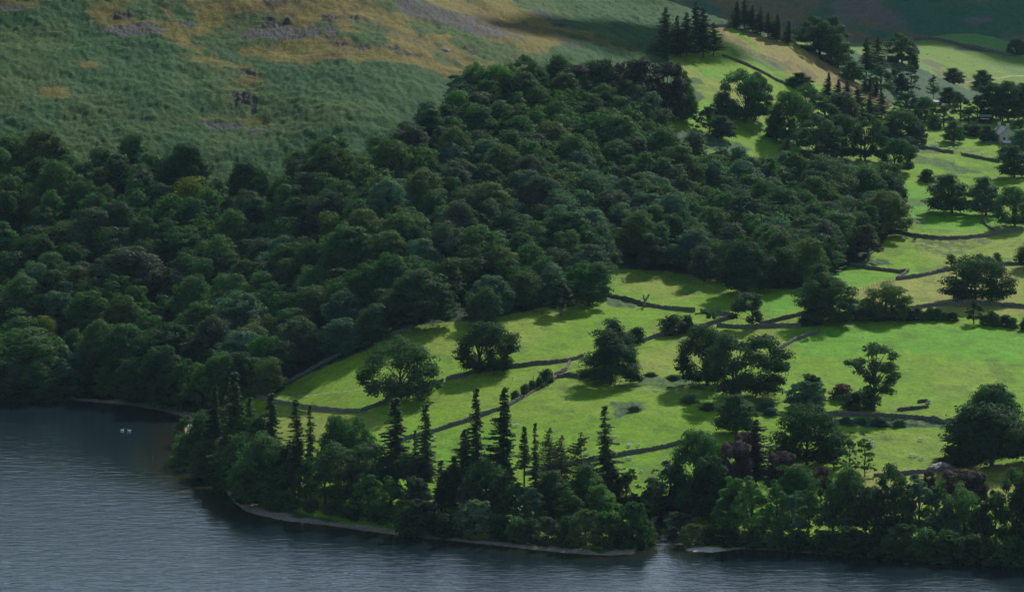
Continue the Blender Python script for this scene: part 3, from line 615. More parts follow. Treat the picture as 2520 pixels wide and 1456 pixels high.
def conifer(key, h, r, start, lev, seed, size=0.5, droop=0.22, side=0.0, dens=1.0, broken=0.0, lean=0.0, mat=BARK, tipup=0.1, leafn=7, pw=0.85):
    rs = random.Random(seed); rn = np.random.RandomState(seed); P_, Q = [], []; mb = MB()
    size = size*1.15; r = r*1.1
    def cx(z): return lean*(z/h)**2
    mb.tube([(cx(z), 0, z) for z in [-0.6, h*.2, h*.4, h*.6, h*.8, h*.98]], [h*.0145, h*.0125, h*.010, h*.0075, h*.0045, h*.001], 6)
    for k in range(lev):
        f = k/(lev-1.0); z = h*(start+(0.985-start)*f)
        nb = max(3, int((6-2*f)*dens+rs.random()))
        for j in range(nb):
            if rs.random() < broken: continue
            ph = rs.uniform(0, 2*math.pi); L_ = r*((1-f)**pw*rs.uniform(0.65, 1.12)+0.05)*(1+side*math.cos(ph))
            L_ *= 0.55+0.85*vnoise(np.array([z*0.45]), np.array([ph]), seed)[0]
            m = max(2, int(L_/0.34)); dx_, dy_ = math.cos(ph), math.sin(ph); zz = z+rs.uniform(-.25, .25)
            def bp_(t_): return (cx(z)+dx_*L_*t_, dy_*L_*t_, zz-droop*L_*t_*(1.15-0.35*t_)+tipup*L_*t_**3)
            mb.tube([(cx(z), 0, zz), bp_(0.5), bp_(0.96)], [0.05+0.01*L_, 0.035, 0.012], 3)
            for i in range(m):
                t_ = (i+0.7)/m; x, y, q = bp_(t_); sp = size*0.95*(1-0.55*t_)+0.12
                for _ in range(leafn):
                    o_ = rs.uniform(-sp, sp)*1.25
                    P_.append((x-dy_*o_, y+dx_*o_, q-abs(o_)*0.3+rs.uniform(-.18, .1))); Q.append((dx_*0.25+rs.gauss(0, .35), dy_*0.25+rs.gauss(0, .35), 1))
    V1 = leaves(np.array(P_), np.array(Q, float), size, rn, 0.55)
    o = mesh_obj('trunk', mb.v, mb.f, mat, None, False); me = o.data; bpy.data.objects.remove(o)
    proto(key, 2*r, h, crown_mesh('crown', V1), me)
conifer('spruceA', 24, 4.0, 0.16, 40, 301, 0.55, droop=0.34, side=0.3, broken=0.28)
conifer('spruceB', 24, 3.2, 0.22, 38, 302, 0.55, droop=0.38, side=-0.2, broken=0.22)
conifer('spruceC', 26, 4.0, 0.10, 46, 303, 0.58, droop=0.25, dens=1.2, broken=0.2, side=-0.2, lean=0.5)
conifer('firThin', 26, 2.6, 0.35, 34, 304, 0.55, droop=0.22, side=-0.35, broken=0.25, lean=-0.6)
conifer('bareFir', 24, 2.2, 0.55, 24, 305, 0.55, droop=0.15, broken=0.1)
conifer('larchA', 20, 4.2, 0.18, 32, 306, 0.46, droop=0.02, broken=0.22, leafn=5, dens=1.1, tipup=0.3, pw=0.6)
conifer('pineA', 18, 5.0, 0.30, 18, 307, 0.6, droop=-0.1, broken=0.40, dens=0.9, pw=0.45, leafn=7)
conifer('cedarA', 25, 6.5, 0.14, 34, 308, 0.62, droop=0.15, dens=1.2, pw=0.7, leafn=6)
conifer('cedarB', 24, 5.5, 0.20, 30, 309, 0.62, droop=0.1, dens=1.1, pw=0.6, side=0.3, leafn=6)

PARTN = {}
def plant(kind, key, U, vtop, vbase, wpx, tone, label=None, group=None, cat='tree', trunkU=None, r0=0, rz=None, base=None, dxc=0.0):
    """a plant standing where the photograph shows it: trunk foot at (U, vbase), top at vtop, crown wpx wide"""
    w, h, cm, tm = PROTO[key]; p = base if base is not None else ground(trunkU if trunkU else U, vbase, r0)
    s = pxm(p.y); hh = max(1.0, (vbase-vtop)/s*1.0); ww = max(0.6, wpx/s)
    e = empty(kind, (p.x, p.y, p.z-0.15)); e.rotation_euler[2] = rz if rz is not None else 0.0
    sx = ww/w; sz = hh/h; e.scale = (sx, sx*0.5+sz*0.5 if rz is None else sx, sz)
    c = bpy.data.objects.new('crown' if cat != 'bush' else 'foliage', cm); COL.objects.link(c); c.parent = e
    c.material_slots[0].link = 'OBJECT'; c.material_slots[0].material = TONE[tone]
    if trunkU: c.location.x = (U-trunkU)/s/sx
    t_ = bpy.data.objects.new('trunk' if cat != 'bush' else 'stem', tm); COL.objects.link(t_); t_.parent = e
    tag(e, label, cat, group)
    return e
# ------------------------------------------------------------------ the trees that stand apart, in the fields
T_, B_ = 'tree', 'bush'
G_F = 'lone trees in the fields'
ROWS = [
 ('oak_tree','oakA',980,831,985,188,'dark','broad dark oak over the stone wall, field showing through its upper left crown',T_,G_F,985),
 ('oak_tree','oakB',1196,791,917,142,'dark','round oak standing against the stone wall, centre of the left field',T_,G_F,1180),
 ('tree','pear0',1514,785,905,95,'dark','dark rounded tree just behind the big pear-shaped tree at the wall',T_,G_F,None),
 ('tree','pear0',1499,812,946,140,'dark','big pear-shaped dark tree beside the short wall in mid field',T_,G_F,1502),
 ('bush','bush0',1544,816,862,34,'brown','small golden brown bush pressed against the pear-shaped tree',B_,None,None),
 ('bush','bush1',1567,803,842,40,'dark','small dark bush at the wall end right of the pear-shaped tree',B_,None,None),
 ('bush','bush2',1656,772,823,64,'grey','larger grey-green bush on the wall left of the thorn tree',B_,None,None),
 ('bush','bush3',1690,774,818,38,'dark','darker bush pressed to the right of the grey-green wall bush',B_,None,None),
 ('tree','leaning',1836,719,804,78,'grey','leaning grey-green tree on the wall below the wood',T_,G_F,1852),
 ('thorn_tree','thorn',1747,763,795,34,'green','tiny windswept thorn tree leaning over the wall gap',T_,None,1758),
 ('oak_tree','oakB',1728,799,948,122,'dark','dark oak close behind and left of the biggest field oak',T_,G_F,1740),
 ('oak_tree','oakC',1835,820,978,186,'dark','biggest sprawling dark oak in the middle of the fields',T_,G_F,1803),
 ('tree','round0',1812,968,1066,102,'dark','round dark evergreen tree in front of the biggest field oak',T_,G_F,None),
 ('tree','round0',2018,648,786,74,'dark','tall tree behind the twin-trunked oak on the hedge line',T_,G_F,None),
 ('oak_tree','oakE',2034,672,797,142,'dark','twin-trunked oak at the left end of the hedge',T_,G_F,2030),
 ('oak_tree','domeA',2185,697,786,112,'olive','dome-shaped tree with two trunks rising from the hedge',T_,G_F,2188),
 ('bush','bush1',2129,733,758,28,'grey','small grey bush left of the dome-shaped hedge tree',B_,None,None),
 ('oak_tree','oakD',2405,629,742,162,'dark','wide spreading oak on the upper field wall at right',T_,G_F,2399),
 ('tree','tinytree0',2341,624,656,30,'dark','small dark tree on the wall left of the wide spreading oak',T_,None,None),
 ('tree','tinytree0',2454,620,650,24,'dark','small dark tree on the wall above the wide spreading oak',T_,None,None),
 ('tree','ash0',2400,737,796,42,'grey','slim grey-green tree between the hedge and the upper field wall',T_,None,2396),
 ('tree','tinytree0',2440,761,800,26,'green','thin little tree in the gap before the right-hand hedge',T_,None,None),
 ('tree','tallthin',2146,843,1010,122,'dark','gaunt open-crowned tree leaning in the big bright field',T_,G_F,2150),
 ('bush','bush0',2074,942,984,60,'rust','reddish brown bush at the foot of the gaunt tree',B_,None,None),
 ('bush','bush2',2110,960,1008,80,'dark','dark shrub round the foot of the gaunt tree',B_,None,None),
 ('tree','willow0',1998,918,985,62,'grey','grey-green tree just behind the blue-green field tree',T_,G_F,None),
 ('tree','willow1',1982,936,1004,92,'blue','blue-green bushy tree in the field left of the gaunt tree',T_,G_F,None),
 ('tree','big0',2440,943,1085,126,'green','mid green tree behind the huge round tree at right',T_,G_F,None),
 ('oak_tree','big1',2420,992,1146,190,'dark','huge round dark tree above the pale rocks at right',T_,G_F,2440),
 ('tree','big2',2566,1000,1135,120,'dark','dark tree cut by the right edge beside the huge tree',T_,G_F,None),
 ('tree','oakB',2556,588,660,110,'dark','dark tree cut by the right edge on the upper wall',T_,G_F,None),
 ('tree','round0',2336,428,525,102,'dark','leftmost of three trees in the upper field, round and dark',T_,G_F,2342),
 ('tree','round0',2424,434,530,76,'blue','middle of three trees in the upper field, bluish green',T_,G_F,2426),
 ('tree','oakB',2490,458,558,84,'green','rightmost of three upper field trees, with an open crown',T_,G_F,2497),
 ('tree','round0',2496,358,437,72,'dark','round tree with a short trunk below the farmhouse',T_,G_F,None),
 ('bush','bush0',2282,415,448,40,'dark','lone round bush in the upper green field',B_,None,None),
 ('tree','oakB',2208,340,423,84,'green','lone oak with a forked trunk left of the round bush',T_,G_F,2201),
 ('tree','oakE',2145,282,395,74,'dark','tall dark tree with a bare trunk above the lone forked oak',T_,G_F,2122),
 ('tree','leaning',2172,398,484,92,'olive','olive tree at the top right corner of the wood',T_,G_F,2152),
 ('tree','round0',2079,388,466,70,'grey','grey rounded tree at the upper right edge of the wood',T_,G_F,None),
 ('spruce','spruceC',1935,341,398,44,'larch','small light conical tree standing in bracken above the wood',T_,None,None),
 ('tree','oakA',1822,172,298,120,'green','large green tree with several trunks in the steep upper field',T_,G_F,1834),
 ('tree','oakE',1866,178,294,66,'dark','dark tree on the right side of the large upper field tree',T_,G_F,1852),
 ('tree','round0',1786,228,292,50,'dark','dark low tree on the left side of the large upper field tree',T_,G_F,None),
 ('tree','ash1',1741,256,328,56,'grey','small tree left of the pair on the bracken slope',T_,G_F,1746),
 ('tree','round0',1780,285,341,58,'grey','round grey tree right of the pair on the bracken slope',T_,G_F,1776),
]
# the copper beech group
for i, (u, vt, vb, w, t) in enumerate([(1418,160,262,110,'beech'),(1478,148,272,100,'dark'),(1528,158,285,84,'beech'),(1580,146,298,120,'beech'),(1642,154,302,84,'beech'),(1676,176,296,56,'green'),(1545,196,306,110,'dark'),(1612,205,306,90,'beech'),(1500,200,290,80,'beech'),(1690,225,300,50,'green'),(1450,205,285,84,'dark')]):
    ROWS.append(('beech_tree',['beechA','big0','oakE','round0'][i % 4],u,vt,vb,w,t,'~%s tree in the dark beech clump above the wood'%('tall dark coppery' if t=='beech' else TWORD[t]),T_,'beeches of the dark clump',None))
for u, vt, vb, w, t, k in [(1170,154,262,76,'green','oakA'),(1225,160,268,90,'bright','oakB'),(1295,136,245,84,'dark','oakE'),(1262,182,262,70,'green','oakA'),(1375,134,240,66,'green','oakB'),(1385,200,262,60,'olive','round0'),(1133,240,275,50,'dark','bush2')]:
    ROWS.append(('tree',k,u,vt,vb,w,t,'~%s tree at the top corner left of the dark beeches'%TWORD[t],T_,'trees at the top of the wood',None))
# conifers on the ridge
for u, vt, vb, w, k, t in [(1638,22,138,58,'cedarA','needle'),(1664,42,138,40,'spruceC','needle'),(1690,34,140,56,'cedarA','needle'),(1712,8,128,56,'cedarB','needle'),(1731,24,141,58,'cedarA','needle'),(1756,58,140,44,'cedarB','larch'),(1676,78,142,60,'cedarB','needle')]:
    ROWS.append(('conifer',k,u,vt,vb,w,t,'~dark conifer in the clump at the corner of the upper field',T_,'conifer clump on the ridge',None))
for u, vt, vb, w, k in [(1812,4,70,34,'spruceC'),(1832,-4,72,40,'cedarB'),(1852,14,80,34,'cedarA'),(1872,20,86,34,'cedarA'),(1890,30,92,34,'cedarB'),(1912,36,103,36,'spruceC'),(1940,52,108,28,'spruceC')]:
    ROWS.append(('conifer',k,u,vt,vb,w,'needle','~dark conifer in the row along the top of the dry slope',T_,'conifers along the skyline field',None))
UR = [(2008,42,134,100,'dark','oakE'),(2062,84,168,72,'olive','round0'),(2055,40,130,60,'dark','round0'),(2132,96,190,56,'larch','cedarB'),(2160,92,178,56,'olive','cedarA'),(2213,82,156,70,'dark','oakE'),(2248,132,168,26,'dark','bush1'),
 (2168,160,232,64,'green','ash0'),(2200,166,222,40,'dark','ash1'),(2100,150,200,60,'green','round0'),(2128,190,226,20,'dark','spruceC'),(2140,188,230,22,'dark','spruceC'),(2156,200,238,26,'dark','spruceC'),(2220,180,228,34,'dark','round0'),
 (2242,150,232,40,'larch','alder0'),(1972,178,222,56,'dark','round0'),(1950,190,215,36,'dark','bush1'),(2038,180,238,28,'dark','spruceC'),(2062,196,250,32,'grey','spruceC'),(2085,200,262,40,'grey','cedarA'),(2110,215,275,50,'olive','cedarB'),
 (1982,208,272,76,'green','oakA'),(1942,224,352,100,'green','oakB'),(2068,228,312,84,'grey','big0'),(2014,282,398,110,'dark','oakE'),(2072,282,392,88,'dark','oakB'),(2030,240,330,80,'green','ash0'),(1912,270,345,54,'dark','round0'),
 (2216,268,352,98,'dark','oakD'),(2258,298,354,46,'grey','willow0'),(2170,230,290,54,'grey','cedarA'),(2140,236,300,50,'olive','cedarB'),(2228,224,280,58,'green','ash1'),(2276,238,300,54,'green','oakB'),(2252,236,290,44,'grey','ash0'),(2322,256,312,54,'grey','ash1'),(2300,282,318,34,'green','bush2'),
 (2337,214,258,50,'dark','round0'),(2364,228,292,52,'olive','ash0'),(2384,262,306,40,'grey','ash1'),(2297,184,248,34,'dark','pineA'),(2348,297,350,52,'green','round0'),(2378,306,334,40,'grey','bush2'),(2400,306,336,36,'grey','bush1'),(2432,308,350,44,'dark','round0'),
 (2440,204,292,76,'dark','multistem'),(2478,200,300,80,'dark','multistem'),(2516,205,296,70,'dark','multistem'),(2405,240,290,44,'dark','ash0'),(2510,288,340,50,'olive','ash1'),(2515,318,378,62,'blue','round0'),(2475,356,384,40,'green','bush3'),(2190,300,352,56,'dark','round0'),(2236,335,372,46,'dark','bush0'),(2120,262,300,40,'grey','cedarA')]
for u, vt, vb, w, t, k in UR:
    z_ = 'beside the farmhouse' if u > 2395 and vt > 190 else 'in the valley left of the farmhouse' if u > 2230 else 'on the dry slope edge' if vb < 240 else 'in the grove above the wood'
    ROWS.append(('conifer' if k[:4] in ('spru','ceda','pine') else 'bush' if k[:4]=='bush' else 'tree', k, u, vt, vb, w, t, '~%s %s %s'%(TWORD[t],'conifer' if k[:4] in ('spru','ceda','pine') else 'bush' if k[:4]=='bush' else 'tree',z_), B_ if k[:4]=='bush' else T_, 'trees near the valley farm', None))
FARROWS = [(2348,167,208,50,'olive','round0','round tree tinged orange standing below the far pasture'),(2420,172,218,48,'dark','round0','dark round tree beside the pale track'),(2500,97,138,44,'dark','oakB','dark tree at the edge of the far green hillock')]

# ------------------------------------------------------------------ shoreline wood
SH = [ # conifers
 (578,914,1185,66,'needle','spruceB'),(527,952,1180,56,'needle','spruceC'),(616,976,1190,60,'needle','spruceA'),(668,966,1190,62,'needle','spruceB'),(545,1000,1160,80,'dark','round0'),(600,1010,1190,84,'green','ash0'),(500,1010,1150,74,'dark','big1'),(640,1020,1200,84,'dark','round0'),
 (736,980,1225,52,'needle','firThin'),(764,994,1228,42,'needle','spruceA'),(724,1090,1258,40,'needle','bareFir'),(974,977,1225,76,'needle','spruceB'),(1022,1056,1228,28,'needle','spruceA'),(1048,991,1235,54,'needle','spruceB'),(1140,1056,1240,72,'needle','spruceC'),
 (1172,952,1240,48,'needle','spruceB'),(1237,955,1245,76,'needle','spruceC'),(1290,1044,1268,30,'needle','bareFir'),(1317,1038,1272,34,'needle','spruceA'),(1352,1050,1250,54,'larch','larchA'),(1382,1068,1248,50,'larch','larchA'),(1430,1062,1240,62,'needle','pineA'),(1488,996,1240,62,'needle','spruceA'),(1086,1130,1262,56,'needle','spruceA'),(1500,1120,1240,50,'needle','cedarA'),
 (1860,1032,1215,70,'beech','cedarB'),(1115,1120,1240,44,'needle','spruceC'),
 # broadleaves
 (462,1064,1170,72,'green','round0'),(440,1090,1168,50,'bright','ash0'),(450,1020,1110,50,'green','ash1'),(524,1078,1188,90,'dark','round0'),(500,1040,1130,60,'green','big0'),(600,1064,1215,100,'green','big1'),(652,1068,1252,150,'green','big2'),(580,1110,1220,90,'green','ash0'),(700,1090,1245,70,'dark','ash1'),(640,1150,1255,80,'dark','round0'),
 (830,1019,1195,88,'green','oakB'),(886,1026,1195,76,'green','oakE'),(868,1086,1248,176,'dark','oakC'),(800,1110,1240,90,'green','ash0'),(752,1120,1252,64,'green','ash1'),(1005,1112,1235,104,'dark','oakB'),(962,1172,1296,80,'green','ash0'),(1030,1170,1290,72,'grey','willow0'),(905,1160,1290,84,'bright','ash2'),
 (1095,1148,1262,50,'dark','ash1'),(1196,1128,1268,132,'green','oakA'),(1160,1160,1285,70,'grey','ash0'),(1235,1150,1285,84,'dark','ash1'),(1305,1194,1296,70,'blue','ash2'),(1362,1154,1275,92,'dark','round0'),(1446,1140,1275,86,'green','round0'),(1500,1130,1235,56,'olive','ash0'),(1540,1150,1262,66,'dark','ash1'),(1402,1200,1290,70,'green','ash0'),(1480,1190,1292,80,'bright','round0'),(1270,1180,1290,70,'green','ash2'),
 (1604,1150,1270,54,'green','alder1'),(1650,1134,1264,96,'blue','ash0'),(1716,1056,1225,130,'green','oakB'),(1745,1120,1285,104,'dark','big0'),(1700,1180,1290,80,'green','ash1'),(1812,1082,1240,76,'purple','beechA'),(1836,1060,1210,60,'purple','beechA'),(1806,1168,1318,92,'bright','ash2'),(1850,1172,1322,86,'bright','ash0'),(1790,1200,1322,72,'green','ash1'),
 (1985,995,1143,168,'dark','oakD'),(2052,1052,1160,52,'green','alder0'),(2090,1058,1170,34,'green','alder1'),(2128,1062,1172,50,'green','alder0'),(1925,1108,1240,72,'purple','beechA'),(2020,1146,1240,44,'purple','beechA'),(1962,1142,1262,88,'green','big1'),(1912,1180,1325,72,'bright','ash0'),(1948,1204,1328,74,'blue','ash1'),(1990,1200,1325,60,'green','ash2'),
 (2088,1146,1310,112,'green','big2'),(2050,1180,1320,80,'green','ash0'),(2130,1190,1322,70,'grey','ash2'),(2195,1140,1330,104,'dark','oakE'),(2160,1190,1330,70,'dark','ash1'),(2262,1168,1328,98,'blue','ash0'),(2225,1210,1335,70,'green','ash1'),(2366,1152,1270,98,'purple','beechA'),(2400,1158,1270,60,'purple','beechA'),(2287,1156,1215,28,'purple','beechA'),(2300,1180,1325,72,'green','ash1'),
 (2366,1196,1336,100,'green','domeA'),(2411,1252,1338,52,'pale','willow1'),(2450,1206,1345,64,'green','ash0'),(2495,1150,1350,92,'dark','oakE'),(2540,1140,1352,90,'dark','big0'),(2420,1220,1345,60,'dark','ash1'),(2330,1230,1340,60,'grey','ash0'),(2560,1230,1370,80,'dark','ash1'),
 # low bank growth
 (20,880,986,100,'dark','big0'),(95,890,988,90,'green','big2'),(160,884,984,84,'blue','ash0'),(215,905,976,60,'dark','bush0'),(262,900,978,60,'green','round0'),(330,880,992,90,'dark','big1'),(398,850,1006,110,'dark','big0'),(445,880,1014,80,'green','ash1'),(492,890,1012,60,'bright','ash2'),(60,940,990,80,'dark','bush1'),(135,945,987,70,'dark','bush2'),(10,950,987,60,'dark','bush3'),(560,870,985,80,'green','round0'),(620,890,975,70,'green','willow0'),(675,898,966,44,'olive','willow1'),
 (460,1146,1184,86,'blue','bush0'),(505,1150,1200,60,'dark','bush1'),(545,1178,1226,52,'dark','bush2'),(600,1200,1250,60,'dark','bush3'),(657,1224,1264,30,'bright','bush0'),(705,1210,1266,60,'green','bush1'),(765,1230,1272,40,'dark','bush2'),(820,1232,1280,64,'dark','bush3'),(880,1240,1290,74,'dark','bush0'),(940,1240,1298,70,'green','bush1'),
 (1042,1226,1314,104,'grey','willow0'),(1010,1250,1316,80,'dark','bush2'),(1168,1227,1316,100,'pale','willow1'),(1100,1260,1322,70,'dark','bush0'),(1235,1262,1326,60,'dark','bush1'),(1306,1272,1332,50,'grey','bush2'),(1270,1270,1334,50,'green','bush3'),(1350,1268,1336,60,'grey','willow0'),(1398,1266,1338,56,'dark','bush0'),
 (1440,1250,1340,76,'olive','willow1'),(1500,1256,1344,84,'green','willow0'),(1555,1232,1342,80,'green','willow1'),(1585,1272,1340,60,'olive','willow0'),(1530,1290,1348,60,'dark','bush1'),(1600,1180,1290,60,'dark','ash1'),
 (1674,1257,1318,76,'grey','willow0'),(1702,1286,1342,64,'olive','willow1'),(1660,1190,1262,50,'dark','bush3'),(1745,1290,1338,60,'dark','bush0'),(1790,1292,1342,70,'dark','bush1'),(1860,1290,1346,80,'dark','bush2'),(1910,1296,1350,64,'green','bush3'),(1965,1300,1354,80,'dark','bush0'),(2035,1300,1360,74,'green','bush1'),(2095,1292,1366,90,'dark','willow0'),
 (2160,1290,1370,84,'dark','bush2'),(2220,1286,1374,90,'dark','willow1'),(2275,1296,1378,74,'green','bush3'),(2335,1300,1382,84,'green','bush0'),(2390,1310,1384,70,'dark','bush1'),(2440,1320,1388,80,'dark','bush2'),(2490,1316,1392,84,'green','bush3'),(2540,1320,1396,90,'dark','bush0'),(2190,1320,1376,70,'green','bush0'),(2310,1330,1384,70,'dark','bush2'),
]
def szone(u): return 'at the water of the left bay' if u < 500 and ZV < 1016 else 'on the promontory tip' if u < 560 else 'on the pebbly shore at left' if u < 760 else 'of the shoreline below the lone oaks' if u < 1000 else 'of the shoreline left of centre' if u < 1260 else 'on the shore left of the stream' if u < 1625 else 'just right of the stream mouth' if u < 1880 else 'on the shore right of the stream' if u < 2150 else 'on the shore at lower right' if u < 2380 else 'at the lower right corner'
for u, vt, vb, w, t, k in SH:
    ZV = vb
    if u < 1010 and vb > 1215 and vb-vt < 100: vb -= 14; vt -= 6
    elif u < 1010 and vb > 1240: vb -= 10
    con = k[:4] in ('spru','firT','bare','larc','pine','ceda'); w = w*1.22 if con else w; bu = k[:4] == 'bush' or (k[:4] == 'will' and vb-vt < 100)
    ty = ('bare-trunked fir' if k == 'bareFir' else 'larch' if k == 'larchA' else 'ragged pine' if k == 'pineA' else 'tall spruce' if vb-vt > 215 else 'spruce') if con else 'low bush' if bu else 'slender tree' if k[:5] == 'alder' else 'big tree' if w > 95 else 'tree'
    ROWS.append(('conifer' if con else 'bush' if bu else 'tree', k, u, vt, vb, w, t, '~%s %s %s' % (TWORD[t], ty, szone(u)), B_ if bu else T_, 'conifers along the lake shore' if con else 'bushes along the lake shore' if bu else 'trees along the lake shore', None))
# hedge shrubs
rh = random.Random(5)
def hedge(P_, step, hh, grp, phrase, tone):
    L_ = []
    for (a, b), (c_, d_) in zip(P_[:-1], P_[1:]):
        n_ = max(1, int((c_-a)/step)); L_ += [(a+(c_-a)*i/n_, b+(d_-b)*i/n_) for i in range(n_)]
    for u, v in L_: ROWS.append(('bush', 'bush%d' % rh.randrange(4), u+rh.uniform(-3, 3), v-hh*rh.uniform(0.75, 1.2), v+rh.uniform(-1, 2), step*rh.uniform(1.4, 1.9), rh.choice(tone), '~'+phrase, B_, grp, None))
hedge([(1976,800),(2020,799)], 14, 22, 'shrubs of the field hedge', 'shrub in the dark stretch of hedge at the twin-trunked oak', ['dark'])
hedge([(2062,790),(2120,789),(2220,787),(2360,789)], 17, 29, 'shrubs of the field hedge', 'shrub in the long hedge above the big bright field', ['dark', 'green', 'grey'])
hedge([(2425,800),(2470,804),(2520,812),(2560,818)], 17, 31, 'shrubs of the field hedge', 'shrub in the hedge at the right edge', ['green', 'grey', 'dark'])
for u, vt, vb, w in [(1268,958,985,22),(1292,942,970,22),(1310,934,960,24),(1328,926,954,24),(1345,905,942,34)]:
    ROWS.append(('bush','bush%d' % (w % 4),u,vt,vb,w,'dark','~dark bush on the tumbled wall in the middle field',B_,'bushes on the tumbled wall',None))
for u, vt, vb, w, t in [(1700,968,992,46,'blue'),(1745,990,1010,44,'dark'),(1885,985,1010,50,'blue'),(1600,914,926,36,'fern'),(1660,920,932,40,'fern'),(1900,1002,1022,40,'blue'),(2120,1028,1044,34,'fern'),(2168,1024,1048,48,'blue'),(2212,1030,1046,36,'fern'),(2080,1024,1040,34,'blue'),(1560,996,1010,34,'fern'),(2370,1118,1146,60,'dark'),(2320,1122,1142,50,'green')]:
    ROWS.append(('bush','bush%d' % (w//10 % 4),u,vt,vb,w,t,'~low spreading shrub in the rough strip between the lower fields',B_,'shrubs of the rough strip',None))

# ------------------------------------------------------------------ wood: hand-placed crowns, then the rest
WOOD = [(108,322,115,'olive'),(145,356,60,'blue'),(325,330,80,'green'),(455,358,110,'dark'),(470,437,80,'yellow'),(605,400,85,'dark'),(340,405,60,'green'),(250,365,70,'dark'),(101,512,75,'dark'),(75,578,70,'olive'),(176,600,80,'green'),(315,612,160,'grey'),
 (193,655,75,'olive'),(555,675,60,'green'),(463,613,60,'olive'),(57,680,110,'green'),(152,718,75,'blue'),(304,728,98,'olive'),(470,682,60,'olive'),(590,722,130,'blue'),(112,778,60,'yellow'),(78,812,165,'green'),(183,810,60,'green'),(311,800,125,'green'),(419,800,140,'dark'),
 (172,868,70,'blue'),(494,893,60,'bright'),(490,745,100,'green'),(338,690,40,'olive'),(395,752,40,'grey'),(575,520,90,'green'),(728,785,100,'grey'),(846,718,95,'blue'),(824,662,65,'brown'),(880,686,45,'bright'),(863,560,130,'green'),(1025,668,170,'dark'),(917,749,78,'dark'),
 (1100,637,90,'olive'),(920,642,55,'olive'),(1245,640,80,'green'),(667,698,75,'green'),(1191,708,70,'dark'),(710,536,75,'green'),(1205,492,70,'grey'),(1040,590,90,'blue'),(1304,603,90,'green'),(1284,575,75,'green'),(1400,523,130,'green'),(1480,587,80,'dark'),(1568,523,95,'olive'),
 (1650,530,90,'dark'),(1835,597,120,'dark'),(1733,602,70,'grey'),(1450,648,90,'green'),(1804,550,80,'grey'),(1371,612,70,'grey'),(2137,556,62,'brown'),(2018,578,80,'dark'),(2106,522,65,'green'),(1927,610,80,'dark'),(2200,492,46,'green'),(600,868,90,'dark'),(660,880,70,'olive'),(1380,690,60,'dark'),
 (1320,262,60,'bright'),(1060,272,90,'dark'),(830,335,80,'green'),(790,345,70,'olive'),(1110,290,70,'green'),(1180,262,80,'green'),(1000,300,60,'dark'),(930,330,70,'dark'),(20,470,80,'dark'),(10,620,60,'olive'),(10,740,70,'dark'),(640,420,70,'green'),(230,480,90,'green')]
placed = []
def add_wood(u, vt, wpx, tone, key=None, stuff=False, force=False):
    v = vt+100.0
    for _ in range(6):
        p = ground(u, v); s = pxm(p.y); wm = wpx/s; h = min(21, max(9.5, 7+0.72*wm)); v = vt+h*s*0.97
    placed.append((p.x, p.y, wm, u, vt, tone, h, p.z, key, v)); return p
for u, vt, w, t in WOOD: add_wood(u, vt, w, t)
rw = random.Random(12); FP = np.array(FOREST, float)
cand = []
tones = ['dark']*8+['green']*7+['olive']*3+['grey']*3+['blue']*6+['bright']*1
yy = 1715.0; 
while yy < 2240:
    xx = -260+rw.uniform(0, 8)
    while xx < 320:
        cand.append((xx+rw.uniform(-3, 3), yy+rw.uniform(-4, 4))); xx += 8.4
    yy += 9.4
cand.sort(key=lambda q: q[1])
hand = list(placed)
for x, y in cand:
    z = zat(x, y); u, v = proj(x, y, z)
    if not inpoly(np.array([u]), np.array([v]), FP)[0] or u < -110 or u > 2300: continue
    big = 1.25 if y < 1830 else 1.0
    wm = (rw.uniform(8.5, 13.5) if rw.random() < 0.55 else rw.uniform(13.5, 20))*big
    if any((x-q[0])**2+((y-q[1])*0.8)**2 < (0.40*(q[2]+wm))**2 for q in hand): continue
    if any((x-q[0])**2+((y-q[1]))**2 < (0.32*(q[2]+wm))**2 for q in placed[len(hand):]): continue
    h = min(21, max(9, 7.5+0.62*wm+rw.uniform(-3, 4))); ut, vt = proj(x, y, z+h)
    nz = vnoise(np.array([x/35.0]), np.array([y/35.0]), 99)[0]; t = tones[int((nz*0.5+rw.random()*0.5)*0.999*len(tones))] if rw.random() < 0.6 else rw.choice(tones)
    if t == 'yellow' and rw.random() < 0.7: t = 'olive'
    placed.append((x, y, wm, ut, vt, t, h, z, None, v))
order = sorted(range(len(placed)), key=lambda i: (i >= len(hand), -placed[i][2]*pxm(placed[i][1])*(1.0 if placed[i][1] < 1900 else 0.85)))
vis = [i for i in order if -40 < placed[i][3] < 2560]
indiv = set(vis[:262])
EDGE = np.array([(0,325),(500,370),(540,460),(600,405),(860,330),(1100,262),(1300,250),(1600,320),(1840,378),(2060,395),(2220,450)], float)
LOW = np.array([(0,880),(470,880),(640,870),(900,770),(1000,740),(1480,650),(1700,580),(1960,600),(2100,560),(2220,500)], float)
def wzone(u, v):
    a = np.interp(u, EDGE[:, 0], EDGE[:, 1]); b = np.interp(u, LOW[:, 0], LOW[:, 1]); f = (v-a)/(b-a)
    r = 'top of wood' if f < 0.12 else 'upper wood' if f < 0.38 else 'mid wood' if f < 0.62 else 'lower wood' if f < 0.85 else 'wood foot'
    c = 'at far left' if u < 180 else 'above the swans' if u < 400 else 'above the promontory' if u < 640 else 'above the pale path' if u < 860 else 'above the broad oak' if u < 1080 else 'above the round oak' if u < 1290 else 'above the pear-shaped tree' if u < 1540 else 'above the stump' if u < 1800 else 'at its right end'
    return r+' '+c
stuffV = []; stuffT = []
leafn = {}
